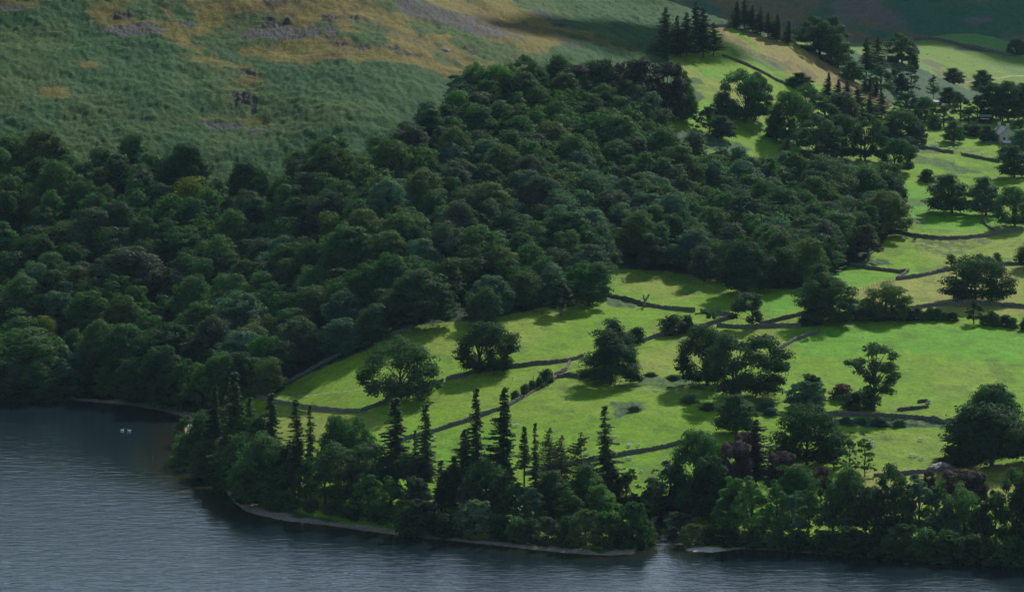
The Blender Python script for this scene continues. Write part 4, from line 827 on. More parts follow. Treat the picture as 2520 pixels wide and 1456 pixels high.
for i, (x, y, wm, u, vt, t, h, z, key, vb) in enumerate(placed):
    r2 = random.Random(i*7+1)
    bir = wm < 9.5 and h/wm > 1.15 and r2.random() < 0.5
    key = key or (('birch%d' % r2.randrange(3)) if bir or (t in ('brown',) ) else ('big%d' % r2.randrange(3)) if wm > 14.5 else 'wood%d' % r2.randrange(12))
    rz = r2.uniform(0, 6.28)
    if i in indiv:
        s = pxm(y)
        e = plant('oak_tree' if not bir else 'birch_tree', key, u, 0, h*s, wm*s, t, '~%s%s, %s' % ('large ' if wm > 14 else '', TWORD[t]+(' birch' if bir else ' tree'), wzone(u, vt)), 'trees of the hillside wood', T_, rz=rz, base=Vector((x, y, z)))
        ROWS.append((e, u))
    else:
        w0, h0, cm, tm = PROTO[key]; k = len(cm.vertices)
        co = np.empty(k*3, np.float32); cm.vertices.foreach_get('co', co); co = co.reshape(-1, 4, 3)
        keep = np.random.RandomState(i).rand(len(co)) < 0.55; co = co[keep]; cen = co.mean(1, keepdims=True); co = cen+(co-cen)*1.3; co = co.reshape(-1, 3)
        c_, s_ = math.cos(rz), math.sin(rz); q = np.stack([(co[:, 0]*c_-co[:, 1]*s_)*wm/w0+x, (co[:, 0]*s_+co[:, 1]*c_)*wm/w0+y, co[:, 2]*h/h0+z], 1)
        stuffV.append(q); stuffT.append(np.full(len(q)//4, list(TONE).index(t)))
SV = np.vstack(stuffV); so = mesh_obj('distant_wood', SV, np.arange(len(SV)).reshape(-1, 4), list(TONE.values()), None, False, np.concatenate(stuffT))
tag(so, 'close-packed smaller trees filling in the rest of the hillside wood', 'wood', kind='stuff')
print('wood', len(placed), 'individual', len(indiv), 'leaf quads', len(SV)//4)

auto = {}
for r in ROWS:
    if len(r) == 2: e, u = r
    else:
        kind, key, u, vt, vb, w, t, lab, cat, grp, tu = r
        e = plant(kind, key, u, vt, vb, w, t, lab, grp, cat, tu)
    l_ = e['label']
    if l_.startswith('~'): auto.setdefault(l_[1:], []).append((u, e))
for u, vt, vb, w, t, k, lab in FARROWS: plant('tree', k, u, vt, vb, w, t, lab, None, T_, r0=ROW_PAST[0])
NUM = {2: 'two', 3: 'three', 4: 'four', 5: 'five', 6: 'six', 7: 'seven', 8: 'eight', 9: 'nine', 10: 'ten', 11: 'eleven', 12: 'twelve', 13: 'thirteen', 14: 'fourteen', 15: 'fifteen', 16: 'sixteen', 17: 'seventeen', 18: 'eighteen', 19: 'nineteen', 20: 'twenty', 21: 'twenty-one', 22: 'twenty-two'}
ORD = ['leftmost', 'second', 'third', 'fourth', 'fifth', 'sixth', 'seventh', 'eighth', 'ninth', 'tenth', 'eleventh', 'twelfth', 'thirteenth', 'fourteenth', 'fifteenth', 'sixteenth', 'seventeenth', 'eighteenth', 'nineteenth', 'twentieth', 'twenty-first', 'twenty-second']
def number(auto):
    for ph, L_ in auto.items():
        L_.sort(key=lambda q: q[0]); n_ = len(L_)
        for i, (u, e) in enumerate(L_):
            if n_ == 1: e['label'] = ph
            else:
                o_ = ORD[i] if i < n_-1 else 'rightmost'
                e['label'] = (('%s from left, %s' if 0 < i < n_-1 else '%s %s') % (o_, ph))
number(auto)
# ------------------------------------------------------------------ dry-stone walls
STONE, n, b = new_mat('dry_stone'); tcn = N(n, 'ShaderNodeTexCoord')
vo = n.nodes.new('ShaderNodeTexVoronoi'); vo.inputs['Scale'].default_value = 3.2; n.links.new(tcn.outputs['Object'], vo.inputs['Vector'])
q = noise(n, tcn.outputs['Object'], 1.2, 4, 0.7)
sx_ = N(n, 'ShaderNodeSeparateColor'); n.links.new(vo.outputs['Color'], sx_.inputs[0])
c1 = mixc(n, sx_.outputs[0], (0.045, 0.043, 0.042), (0.165, 0.155, 0.140)); c2 = mixc(n, mapr(n, q.outputs[0], 0.45, 0.65, 0, 0.7), c1, (0.060, 0.068, 0.040))
n.links.new(c2, b.inputs['Base Color']); b.inputs['Roughness'].default_value = 0.9
bb = N(n, 'ShaderNodeBump'); bb.inputs['Strength'].default_value = 0.8; bb.inputs['Distance'].default_value = 0.15; n.links.new(vo.outputs['Distance'], bb.inputs['Height']); n.links.new(bb.outputs[0], b.inputs['Normal'])
WOODM = plain_mat('weathered_wood', (0.10, 0.085, 0.068)); PALE = plain_mat('pale_stone', (0.42, 0.40, 0.36))
rwl = random.Random(3)
def line3(P_, r0=0, step=0.55):
    pts = [ground(u, v, r0) for u, v in P_]; out = []
    for a, c in zip(pts[:-1], pts[1:]):
        L_ = math.hypot(c.x-a.x, c.y-a.y); n_ = max(1, int(L_/step))
        for i in range(n_):
            p = a.lerp(c, i/n_); out.append((p.x, p.y))
    out.append((pts[-1].x, pts[-1].y)); return out
def wall(P_, label, hgt=1.55, r0=0, broken=0.0, thick=0.75, loft=True):
    xy = line3(P_, r0); ox, oy = xy[0]; far = r0 > 0
    oz = ground(*P_[0], r0).z; prof = [(-1, -0.6), (-0.95, 0.35), (-0.78, 0.75), (-0.62, 1.0), (0, 1.10), (0.62, 1.0), (0.78, 0.75), (0.95, 0.35), (1, -0.6)]
    V1, F1 = [], []; k = len(prof); zl = None
    for i, (x, y) in enumerate(xy):
        a = xy[max(0, i-2)]; c = xy[min(len(xy)-1, i+2)]; d = Vector((c[0]-a[0], c[1]-a[1])).normalized(); nx, ny = -d.y, d.x
        if far:
            u = 1260+FPX*x/(y*cP+140*sP); i0 = int(np.clip(np.searchsorted(cu, u), 0, len(cu)-1)); z = np.interp(y, Y[r0:, i0], Z[r0:, i0])
        else: z = zat(x, y)
        hh = hgt*(1+0.12*(vnoise(np.array([i*0.11]), np.array([oy]), 5)[0]-0.5)*2)
        if broken: hh *= 1-broken*sstep(0.42, 0.62, vnoise(np.array([i*0.07]), np.array([ox]), 8)[0])
        for j, (px, pz) in enumerate(prof):
            jt = rwl.uniform(-.05, .05); tz = pz*hh+(rwl.uniform(-.20, .28) if pz >= 1 else rwl.uniform(-.04, .04))
            V1.append((x+nx*(px*thick/2+jt)-ox, y+ny*(px*thick/2+jt)-oy, z+tz-oz))
        if i:
            for j in range(k-1): F1.append(((i-1)*k+j, i*k+j, i*k+j+1, (i-1)*k+j+1))
    F1.append(tuple(range(k))); F1.append(tuple((len(xy)-1)*k+j for j in range(k))[::-1])
    o = mesh_obj('stone_wall', V1, F1, STONE); o.location = (ox, oy, oz); tag(o, label, 'stone wall', 'dry-stone field walls'); return o
def bumpV(P_, d): return [(u, v+d) for u, v in P_]
WALLS = [
 ([(628,978),(671,989),(731,999),(799,1009),(846,1014),(887,1014),(917,1004),(960,986),(1010,968),(1061,949),(1090,940)], 'long curved stone wall passing under the broad oak at left'),
 ([(1099,936),(1154,922),(1178,914),(1227,908),(1349,896),(1398,890),(1434,878)], 'stone wall behind the round oak, rising to the pear-shaped tree'),
 ([(1402,894),(1393,912),(1366,926)], 'short slanting wall linking two long walls in mid field'),
 ([(1372,930),(1398,925),(1440,933)], 'short wall at the left foot of the pear-shaped tree'),
 ([(1368,930),(1330,954),(1289,978)], 'tumbled stone wall overgrown with dark bushes', 0.45),
 ([(1285,981),(1244,1004),(1203,1018),(1154,1036),(1105,1051),(1068,1063),(1007,1079),(960,1100)], 'long low wall running down behind the shoreline spruces'),
 ([(1010,812),(960,826),(900,848),(850,868),(799,892),(748,922),(700,946),(660,964),(635,974)], 'shaded wall along the foot of the wood at left'),
 ([(1476,722),(1530,737),(1584,752),(1659,762),(1710,767)], 'stone wall behind the dead stump, below the wood'),
 ([(1724,769),(1748,772)], 'short stub of wall between two gaps right of the stump'),
 ([(1762,772),(1790,776),(1806,779)], 'short wall running from the hurdle to the leaning tree'),
 ([(1579,840),(1615,830),(1655,823),(1699,815),(1742,801),(1770,792),(1812,780)], 'stone wall beneath the grey-green wall bushes'),
 ([(1764,804),(1808,807),(1890,806),(1972,804)], 'dark straight wall from the thorn tree to the hedge'),
 ([(1870,800),(1890,796),(1934,785),(1985,772)], 'wall slanting up behind the twin-trunked oak'),
 ([(1908,866),(1958,838),(2018,816)], 'isolated diagonal wall ending in the big bright field'),
 ([(2060,757),(2090,760),(2135,763),(2238,761),(2296,754),(2329,751),(2397,749),(2438,750),(2520,758),(2570,762)], 'long field wall below the wide spreading oak'),
 ([(2092,655),(2160,665),(2214,672),(2234,671)], 'wall along the bracken at the lower right corner of the wood'),
 ([(2236,668),(2222,678),(2206,688)], 'short wall with a timber gate post where two walls meet'),
 ([(2208,689),(2262,682),(2312,670),(2353,663)], 'wall rising to the small tree left of the spreading oak'),
 ([(2427,648),(2465,653),(2520,652),(2570,652)], 'wall at the right edge above the wide spreading oak'),
 ([(2192,568),(2245,582),(2312,589),(2380,588),(2431,582),(2465,573),(2518,566)], 'high curving wall across the upper pasture at right'),
 ([(2417,543),(2428,556),(2440,564),(2452,573)], 'crumbled wall descending under the three upper field trees', 0.6),
 ([(2366,382),(2414,391),(2461,400)], 'wall to the right of the green gate below the farmhouse'),
 ([(2262,364),(2312,373),(2346,378)], 'wall to the left of the green gate below the farmhouse'),
 ([(1777,138),(1835,160),(1890,186),(1914,201),(1946,212)], 'dark wall between the dry slope and the steep green field'),
 ([(1645,133),(1648,155)], 'wall end seen head-on at the corner of the bracken slope'),
 ([(1742,66),(1765,66),(1790,68)], 'pale wall on the skyline between the two conifer groups'),
 ([(1992,127),(2008,133),(2048,152),(2080,165)], 'wall in shade below the dark skyline trees'),
 ([(1510,1124),(1564,1115),(1615,1106),(1668,1094),(1700,1090)], 'stone wall across the sheep field left of the stream'),
 ([(1290,1168),(1327,1160),(1395,1146),(1440,1136),(1508,1125)], 'wall glimpsed behind the shoreline pine and larches'),
 ([(2032,1022),(2090,1022),(2160,1026),(2262,1032),(2312,1037),(2366,1038)], 'low wall with posts behind the seated person'),
 ([(2150,1172),(2200,1172),(2245,1166),(2312,1159),(2346,1154)], 'low wall along the foot of the right-hand sheep field', 0.3),
]
for w_ in WALLS:
    wall(w_[0], w_[1], broken=w_[2] if len(w_) > 2 else 0.0, hgt=1.3 if len(w_) == 2 else 1.15)
wall([(2248,101),(2312,101),(2363,114),(2444,131),(2500,139)], 'distant wall winding round the foot of the green hillock', 1.8, ROW_PAST[0])
wall([(2243,104),(2252,118),(2262,133),(2240,134)], 'distant wall corner left of the far pasture', 2.0, ROW_PAST[0])

# ------------------------------------------------------------------ fences, gates
def fence(P_, label, step=3.0, hgt=1.25, rails=0, name='wire_fence'):
    xy = line3(P_, 0, step); x0, y0 = xy[0]; z0 = zat(x0, y0); e = empty(name, (x0, y0, z0))
    tag(e, label, 'fence'); tops = []
    for i, (x, y) in enumerate(xy):
        z = zat(x, y); mb = MB(); h_ = hgt*rwl.uniform(.9, 1.12); mb.tube([(0, 0, -0.4), (rwl.uniform(-.05, .05), 0, h_)], [0.08, 0.07], 6)
        p = mb.build('post', WOODM, e); p.location = (x-x0, y-y0, z-z0); tops.append((x-x0, y-y0, z-z0))
    mb = MB()
    for hz_ in ((0.45, 0.8, 1.1) if not rails else [0.35+0.35*k for k in range(rails)]):
        for a, c in zip(tops[:-1], tops[1:]): mb.tube([(a[0], a[1], a[2]+hz_), (c[0], c[1], c[2]+hz_)], [0.012 if not rails else 0.05]*2, 4)
    if len(tops) > 1: mb.build('wire' if not rails else 'rail', WOODM, e)
    return e
fence([(2106,721),(2150,705),(2206,690)], 'line of wooden fence posts dropping left from the wall corner', 2.6)
fence([(1215,940),(1262,935),(1313,933)], 'few fence posts beside the pale track in the left field', 6.0)
fence([(1640,672),(1680,680),(1740,690),(1850,712),(1945,720)], 'wire fence in shadow along the lower edge of the wood', 4.0)
fence([(2255,1031),(2290,1036),(2302,1037),(2340,1038),(2360,1038)], 'posts standing along the wall beside the seated person', 5.0, 1.6)
fence([(2390,1150),(2420,1152),(2460,1150),(2520,1148)], 'wooden fence under the huge round tree', 3.0, 1.2, 3, 'rail_fence')
def wfence():
    a = ray(378, 1131); pts = []
    e = None; tops = []
    for u, v in [(376,1131),(400,1134),(418,1135),(425,1131),(437,1131),(449,1130)]:
        d = ray(u, v); t0 = -CAM_H/d[2]; pts.append((d[0]*t0, d[1]*t0, max(0, zat(d[0]*t0, d[1]*t0))))
    x0, y0, z0 = pts[0]; e = empty('lake_fence', (x0, y0, 0)); tag(e, 'wooden fence running from the beach out into the lake', 'fence')
    for x, y, z in pts:
        mb = MB(); mb.tube([(0, 0, -1.5), (0, 0, 1.7)], [0.09, 0.08], 6); p = mb.build('post', WOODM, e); p.location = (x-x0, y-y0, z); tops.append((x-x0, y-y0, z))
    for h_ in (0.7, 1.1, 1.5):
        mb = MB()
        for a, c in zip(tops[2:-1], tops[3:]): mb.box(((a[0]+c[0])/2, (a[1]+c[1])/2, (a[2]+c[2])/2+h_), (math.dist(a, c), 0.06, 0.14), math.atan2(c[1]-a[1], c[0]-a[0]))
        mb.build('rail', WOODM, e)
wfence()
GREENP = plain_mat('green_paint', (0.05, 0.12, 0.06)); 
def gate(a, c, label, mat, hgt=1.25, name='field_gate'):
    A = ground(*a); B = ground(*c); e = empty(name, A); tag(e, label, 'gate'); D = B-A; L_ = math.hypot(D.x, D.y); rz = math.atan2(D.y, D.x)
    f = MB()
    for k in range(5): f.tube([(0, 0, 0.2+k*hgt/5), (D.x, D.y, D.z+0.2+k*hgt/5)], [0.045]*2, 4)
    f.tube([(0, 0, 0.2), (D.x, D.y, D.z+hgt)], [0.045]*2, 4); f.build('bars', mat, e)
    for q_ in (0, 1):
        p = MB(); p.tube([(0, 0, -0.3), (0, 0, hgt+0.35)], [0.12, 0.11], 6); o_ = p.build('gatepost', WOODM, e); o_.location = (D.x*q_, D.y*q_, D.z*q_)
gate((2348,378), (2364,380), 'green metal field gate below the farmhouse', GREENP)
gate((1435,884), (1446,882), 'small wooden gate at the left of the pear-shaped tree', WOODM)
gate((1760,777), (1784,780), 'leaning timber hurdle in the wall right of the stump', DEADW, 1.3, 'hurdle')
gate((2448,1152), (2466,1151), 'wooden gate under the right side of the huge round tree', WOODM)

# ------------------------------------------------------------------ dead stump, rocks, ruined fold
def snag(P_, s, label):
    g_ = ground(*P_); mb = MB()
    mb.tube([(0, 0, -.5), (.1, 0, 1.2*s), (.15, 0, 2.4*s)], [.75, .55, .5], 8)
    mb.tube([(.1, 0, 2.2*s), (-.35, 0, 3.2*s), (-.5, .1, 4.3*s)], [.42, .33, .24], 7); mb.tube([(.2, 0, 2.0*s), (1.1, 0, 3.2*s), (1.7, .1, 3.9*s), (2.0, .1, 4.6*s)], [.45, .36, .3, .2], 7)
    mb.tube([(1.2, 0, 3.3*s), (1.35, .1, 4.1*s), (1.5, .1, 4.5*s)], [.2, .16, .08], 5); mb.tube([(-.4, 0, 3.6*s), (-.05, 0, 4.1*s)], [.16, .08], 5)
    o_ = mb.build('dead_tree', DEADW, None, True); o_.location = g_; tag(o_, label, 'dead tree')
snag((1586,755), 1.15, 'bare forked stump of a dead tree behind the stone wall')
rr = random.Random(9)
def rock(p, s, label=None, grp=None, mat=STONE, name='boulder', cat='rock'):
    mb = MB(); mb.ball((0, 0, 0), (s, s*0.8, s*0.6), 7, 5)
    mb.v = [(x*(1+rr.uniform(-.22, .22)), y*(1+rr.uniform(-.22, .22)), z*(1+rr.uniform(-.2, .2))) for x, y, z in mb.v]
    o_ = mb.build(name, mat); o_.location = (p.x, p.y, p.z+s*0.15); o_.rotation_euler[2] = rr.uniform(0, 6)
    if label: tag(o_, label, cat, grp)
    return o_
# ruined sheepfold: a ring of tumbled stones
rp = ground(2238, 1004); e = empty('ruined_sheepfold', rp); tag(e, 'ruined stone sheepfold overgrown with grass in the bright field', 'ruin')
for a, c, nn in [((2211,1010),(2248,1006),20),((2248,1006),(2281,1003),18),((2281,1003),(2284,990),8),((2262,990),(2282,988),12)]:
    A = ground(*a)-rp; B_2 = ground(*c)-rp
    mb = MB()
    for k in range(nn):
        f = k/nn; p = A.lerp(B_2, f); 
        for lv in range(3): mb.box((p.x+rr.uniform(-.3, .3), p.y+rr.uniform(-.3, .3), p.z+0.15+lv*0.35), (rr.uniform(.5, 1.1), rr.uniform(.4, .8), rr.uniform(.3, .5)), rr.uniform(0, 3), 0, rr.uniform(-.2, .2))
    mb.build('walling', STONE, e)
for u, v in [(2215,1004),(2289,993),(2280,996)]: o_ = rock(ground(u, v)-rp, 0.55, None, None, PALE, 'loose_stone'); o_.parent = e
for i, (u, v, s) in enumerate([(2290,1151,1.2),(2300,1149,1.6),(2312,1147,1.9),(2324,1146,1.6),(2335,1145,1.2),(2306,1152,1.1)]): auto2 = globals().setdefault('auto2', {}); auto2.setdefault('pale grey boulder on the ground under the huge round tree', []).append((u, rock(ground(u, v), s, '~', 'pale boulders under the huge tree', PALE)))
for u, v, s in [(1713,771,.5),(1716,773,.6),(1719,770,.45),(1712,774,.4)]: auto2.setdefault('fallen wall stone in the gap right of the dead stump', []).append((u, rock(ground(u, v), s, '~', 'fallen stones in the wall gap')))
for u, v, s in [(1282,982,.6),(1276,985,.7),(1268,990,.6),(1290,978,.5),(1298,973,.6)]: auto2.setdefault('stone fallen from the tumbled wall in mid field', []).append((u, rock(ground(u, v), s, '~', 'stones below the tumbled wall')))
for u, v, s in [(1688,152,1.1),(1960,112,1.0)]: auto2.setdefault('boulder on the grass of the high slope', []).append((u, rock(ground(u, v), s, '~', None)))
for u, v, s in [(1088,122,1.6),(1096,124,2.2),(1104,126,1.5)]: auto2.setdefault('whitish boulder on the crag of the fell', []).append((u, rock(ground(u, v), s*0.6, '~', 'white boulders of the crag', PALE)))

# ------------------------------------------------------------------ sheep, swans, person
WOOL = plain_mat('wool', (0.78, 0.75, 0.66), 0.12, 6.0); WOOLD = plain_mat('dark_wool', (0.045, 0.04, 0.035)); FACE = plain_mat('sheep_face', (0.50, 0.47, 0.42)); SWAN = plain_mat('swan_white', (0.80, 0.80, 0.78), 0.05, 3, 0.6, 0); BILL = plain_mat('bill', (0.5, 0.2, 0.03), 0.1, 3, 0.5, 0)
def skinned(name, joints, edges, mats, lvl=1):
    """one continuous body grown round a skeleton"""
    me = bpy.data.meshes.new(name); me.from_pydata([j[:3] for j in joints], edges, []); o_ = bpy.data.objects.new(name, me); COL.objects.link(o_)
    sk = o_.modifiers.new('skin', 'SKIN'); 
    for i, j in enumerate(joints):
        me.skin_vertices[0].data[i].radius = (j[3], j[4] if len(j) > 4 else j[3])
    me.skin_vertices[0].data[0].use_root = True
    ss = o_.modifiers.new('sub', 'SUBSURF'); ss.levels = lvl; ss.render_levels = lvl
    dg = bpy.context.evaluated_depsgraph_get(); m2 = bpy.data.meshes.new_from_object(o_.evaluated_get(dg)); bpy.data.objects.remove(o_)
    m2.materials.clear()
    for m_ in mats: m2.materials.append(m_)
    m2.polygons.foreach_set('use_smooth', np.ones(len(m2.polygons), bool)); return m2
def add_skin_layer(me):
    pass
def sheep_mesh(graze, mat):
    hd = (0.86, 0, 0.30) if graze else (0.80, 0, 0.92); nk = (0.62, 0, 0.52) if graze else (0.62, 0, 0.78)
    J = [(0, 0, .62, .27), (-.30, 0, .63, .27), (-.48, 0, .60, .16), (.30, 0, .62, .25), (*nk, .14), (*hd, .09), (hd[0]+(.12 if not graze else .08), 0, hd[2]-(.04 if not graze else .12), .055)]
    E = [(0, 1), (1, 2), (0, 3), (3, 4), (4, 5), (5, 6)]
    for bx, pi_ in ((-.34, 1), (.32, 3)):
        for sy in (-.13, .13):
            b0 = len(J); J += [(bx, sy, .40, .085), (bx+(-.04 if bx < 0 else .02), sy, .22, .05), (bx, sy, .0, .04)]; E += [(pi_, b0), (b0, b0+1), (b0+1, b0+2)]
    for sy in (-.1, .1): J.append((hd[0]-.03, sy, hd[2]+.05, .022)); E.append((5, len(J)-1))
    J.append((-.58, 0, .48, .05)); E.append((2, len(J)-1))
    me = bpy.data.meshes.new('s'); me.from_pydata([j[:3] for j in J], E, []); o_ = bpy.data.objects.new('s', me); COL.objects.link(o_)
    o_.modifiers.new('skin', 'SKIN')
    if not me.skin_vertices:
        bpy.context.view_layer.objects.active = o_; o_.select_set(True); bpy.ops.mesh.customdata_skin_add()
    for i, j in enumerate(J): me.skin_vertices[0].data[i].radius = (j[3], j[3])
    me.skin_vertices[0].data[0].use_root = True
    ss = o_.modifiers.new('sub', 'SUBSURF'); ss.levels = 1; ss.render_levels = 1
    bpy.context.view_layer.update(); dg = bpy.context.evaluated_depsgraph_get(); m2 = bpy.data.meshes.new_from_object(o_.evaluated_get(dg)); bpy.data.objects.remove(o_)
    m2.materials.clear(); m2.materials.append(mat); m2.materials.append(FACE if mat == WOOL else WOOLD)
    for p in m2.polygons:
        c_ = p.center; p.material_index = 1 if (c_.x > nk[0]+.10) or c_.z < 0.34 else 0; p.use_smooth = True
    return m2
SM = {('w', 0): sheep_mesh(False, WOOL), ('w', 1): sheep_mesh(True, WOOL), ('d', 1): sheep_mesh(True, WOOLD)}
SHEEP = [(1265,1050,'w'),(1273,1049,'w'),(1071,1080,'w'),(1062,1122,'w'),(1512,1078,'w'),(1549,1096,'w'),(1548,1100,'w'),(1571,1097,'w'),(1545,1129,'w'),(1551,1131,'w'),(1636,1137,'w'),(1578,1163,'w'),(1442,1118,'w'),(1291,1145,'w'),(1068,1165,'w'),
 (2141,1087,'w'),(2150,1092,'w'),(2150,1101,'w'),(2140,1104,'w'),(2264,1084,'w'),(2320,1082,'w'),(2241,1123,'w'),(2252,1125,'w'),(2267,1131,'w'),(2086,1116,'w'),(2222,589,'w'),(2251,593,'d'),(2124,832,'w'),(2304,351,'w'),(2303,360,'w'),(2338,366,'w'),(2352,356,'w'),(2352,366,'w'),(2418,381,'w')]
ash = {}
for i, (u, v, c_) in enumerate(SHEEP):
    g_ = 1 if c_ == 'd' or i % 3 else 0; o_ = bpy.data.objects.new('sheep', SM[(c_, g_)]); COL.objects.link(o_); o_.location = ground(u, v)
    o_.rotation_euler[2] = rr.choice([0, math.pi])+rr.uniform(-.7, .7); k = rr.uniform(1.05, 1.25); o_.scale = (k, k, k)
    z_ = 'near the wall by the shoreline spruces' if u < 1100 else 'in the middle field behind the shore spruces' if u < 1300 else 'in the field left of the stream' if u < 1700 else 'in the field below the farmhouse' if v < 400 else 'in the lower right field' if v > 1000 else 'in the big bright field' if v > 700 else 'in the upper pasture'
    w_ = ('black' if c_ == 'd' else 'white')+(' grazing' if g_ else ' standing')+' sheep '+z_; tag(o_, w_, 'sheep', 'sheep grazing in the fields'); ash.setdefault(w_, []).append((u, o_))
number(ash)
for u, v, lab in [(2361,125+110,None)]: pass
for u, v in [(2364,241-4),(2286,228)]: pass
farsheep = {}
for u, v in [(2287,129),(2220+67,226-94)]: pass
for u, v in [(2254,113+113-0),]: pass
for (u, v) in [(2282,150-15),(2335,143)]:
    o_ = bpy.data.objects.new('sheep', SM[('w', 1)]); COL.objects.link(o_); o_.location = ground(u, v, ROW_PAST[0]); o_.scale = (1.3,)*3; tag(o_, 'distant white sheep on the far pasture', 'sheep', 'sheep grazing in the fields'); farsheep.setdefault('distant white sheep on the far pasture', []).append((u, o_))
number(farsheep); number(auto2)

def swan(u, v, flip, label):
    d = ray(u, v); t0 = -CAM_H/d[2]; e = empty('swan', (d[0]*t0, d[1]*t0, 0.0)); e.rotation_euler[2] = math.pi if flip else 0
    tag(e, label, 'swan', 'swans on the lake'); mb = MB()
    prof = [(-.85, .30, .04), (-.65, .26, .16), (-.35, .22, .27), (0, .20, .31), (.35, .18, .27), (.55, .20, .17), (.63, .30, .10), (.62, .48, .065), (.56, .66, .055), (.58, .82, .055), (.68, .90, .07), (.80, .88, .06)]
    mb.tube([(p[0], 0, p[1]) for p in prof], [p[2] for p in prof], 10)
    o_ = mb.build('body', SWAN, e, True); o_.scale = (1, 1.1, 1)
    for s_ in (-1, 1):
        w = MB(); w.ball((-.2, s_*.2, .33), (.52, .12, .2), 10, 6); w.build('wing', SWAN, e, True)
    bl = MB(); bl.tube([(.84, 0, .87), (.98, 0, .82)], [.04, .02], 6); bl.build('bill', BILL, e)
    e.scale = (0.92,)*3
swan(301, 1059, False, 'left of the two white swans swimming on the lake'); swan(318, 1060, True, 'right of the two white swans swimming on the lake')

def person():
    g_ = ground(2326, 1032); J = [(0, 0, .95, .17), (0.10, 0, 1.15, .17), (.24, 0, 1.34, .16), (.36, 0, 1.46, .055), (.46, 0, 1.54, .10), (.50, 0, 1.62, .08),
      (.02, -.12, .92, .10), (.40, -.13, .90, .075), (.42, -.13, .45, .05), (.50, -.13, .40, .04), (.02, .12, .92, .10), (.42, .13, .88, .075), (.44, .13, .45, .05), (.52, .13, .40, .04),
      (.22, -.20, 1.34, .065), (.34, -.24, 1.10, .05), (.52, -.12, 1.02, .035), (.60, -.08, 1.01, .03), (.22, .20, 1.34, .065), (.34, .24, 1.10, .05), (.52, .12, 1.02, .035), (.60, .08, 1.01, .03)]
    E = [(0, 1), (1, 2), (2, 3), (3, 4), (4, 5), (0, 6), (6, 7), (7, 8), (8, 9), (0, 10), (10, 11), (11, 12), (12, 13), (2, 14), (14, 15), (15, 16), (16, 17), (2, 18), (18, 19), (19, 20), (20, 21)]
    me = bpy.data.meshes.new('person'); me.from_pydata([j[:3] for j in J], E, []); o_ = bpy.data.objects.new('tmp', me); COL.objects.link(o_); o_.modifiers.new('skin', 'SKIN')
    if not me.skin_vertices: bpy.context.view_layer.objects.active = o_; bpy.ops.mesh.customdata_skin_add()
    for i, j in enumerate(J): me.skin_vertices[0].data[i].radius = (j[3], j[3])
    me.skin_vertices[0].data[0].use_root = True; ss = o_.modifiers.new('sub', 'SUBSURF'); ss.levels = 1
    bpy.context.view_layer.update(); m2 = bpy.data.meshes.new_from_object(o_.evaluated_get(bpy.context.evaluated_depsgraph_get())); bpy.data.objects.remove(o_)
    m2.materials.clear()
    for m_ in (plain_mat('navy_cloth', (0.03, 0.035, 0.085)), plain_mat('skin', (0.42, 0.28, 0.20), .05), plain_mat('dark_trousers', (0.03, 0.03, 0.035)), plain_mat('hair', (0.05, 0.035, 0.025))): m2.materials.append(m_)
    for p in m2.polygons:
        c_ = p.center; p.use_smooth = True
        p.material_index = (3 if c_.z > 1.6 or c_.x < .42 else 1) if c_.z > 1.50 and c_.x > .33 else 1 if c_.x > .54 and abs(c_.y) < .15 and c_.z > .8 else 2 if c_.z < .98 and c_.x > -.02 else 0
    o_ = bpy.data.objects.new('person', m2); COL.objects.link(o_); o_.location = (g_.x, g_.y-1.0, g_.z+0.75); tag(o_, 'person in a navy jacket sitting bent forward on the stone wall', 'person')
person()

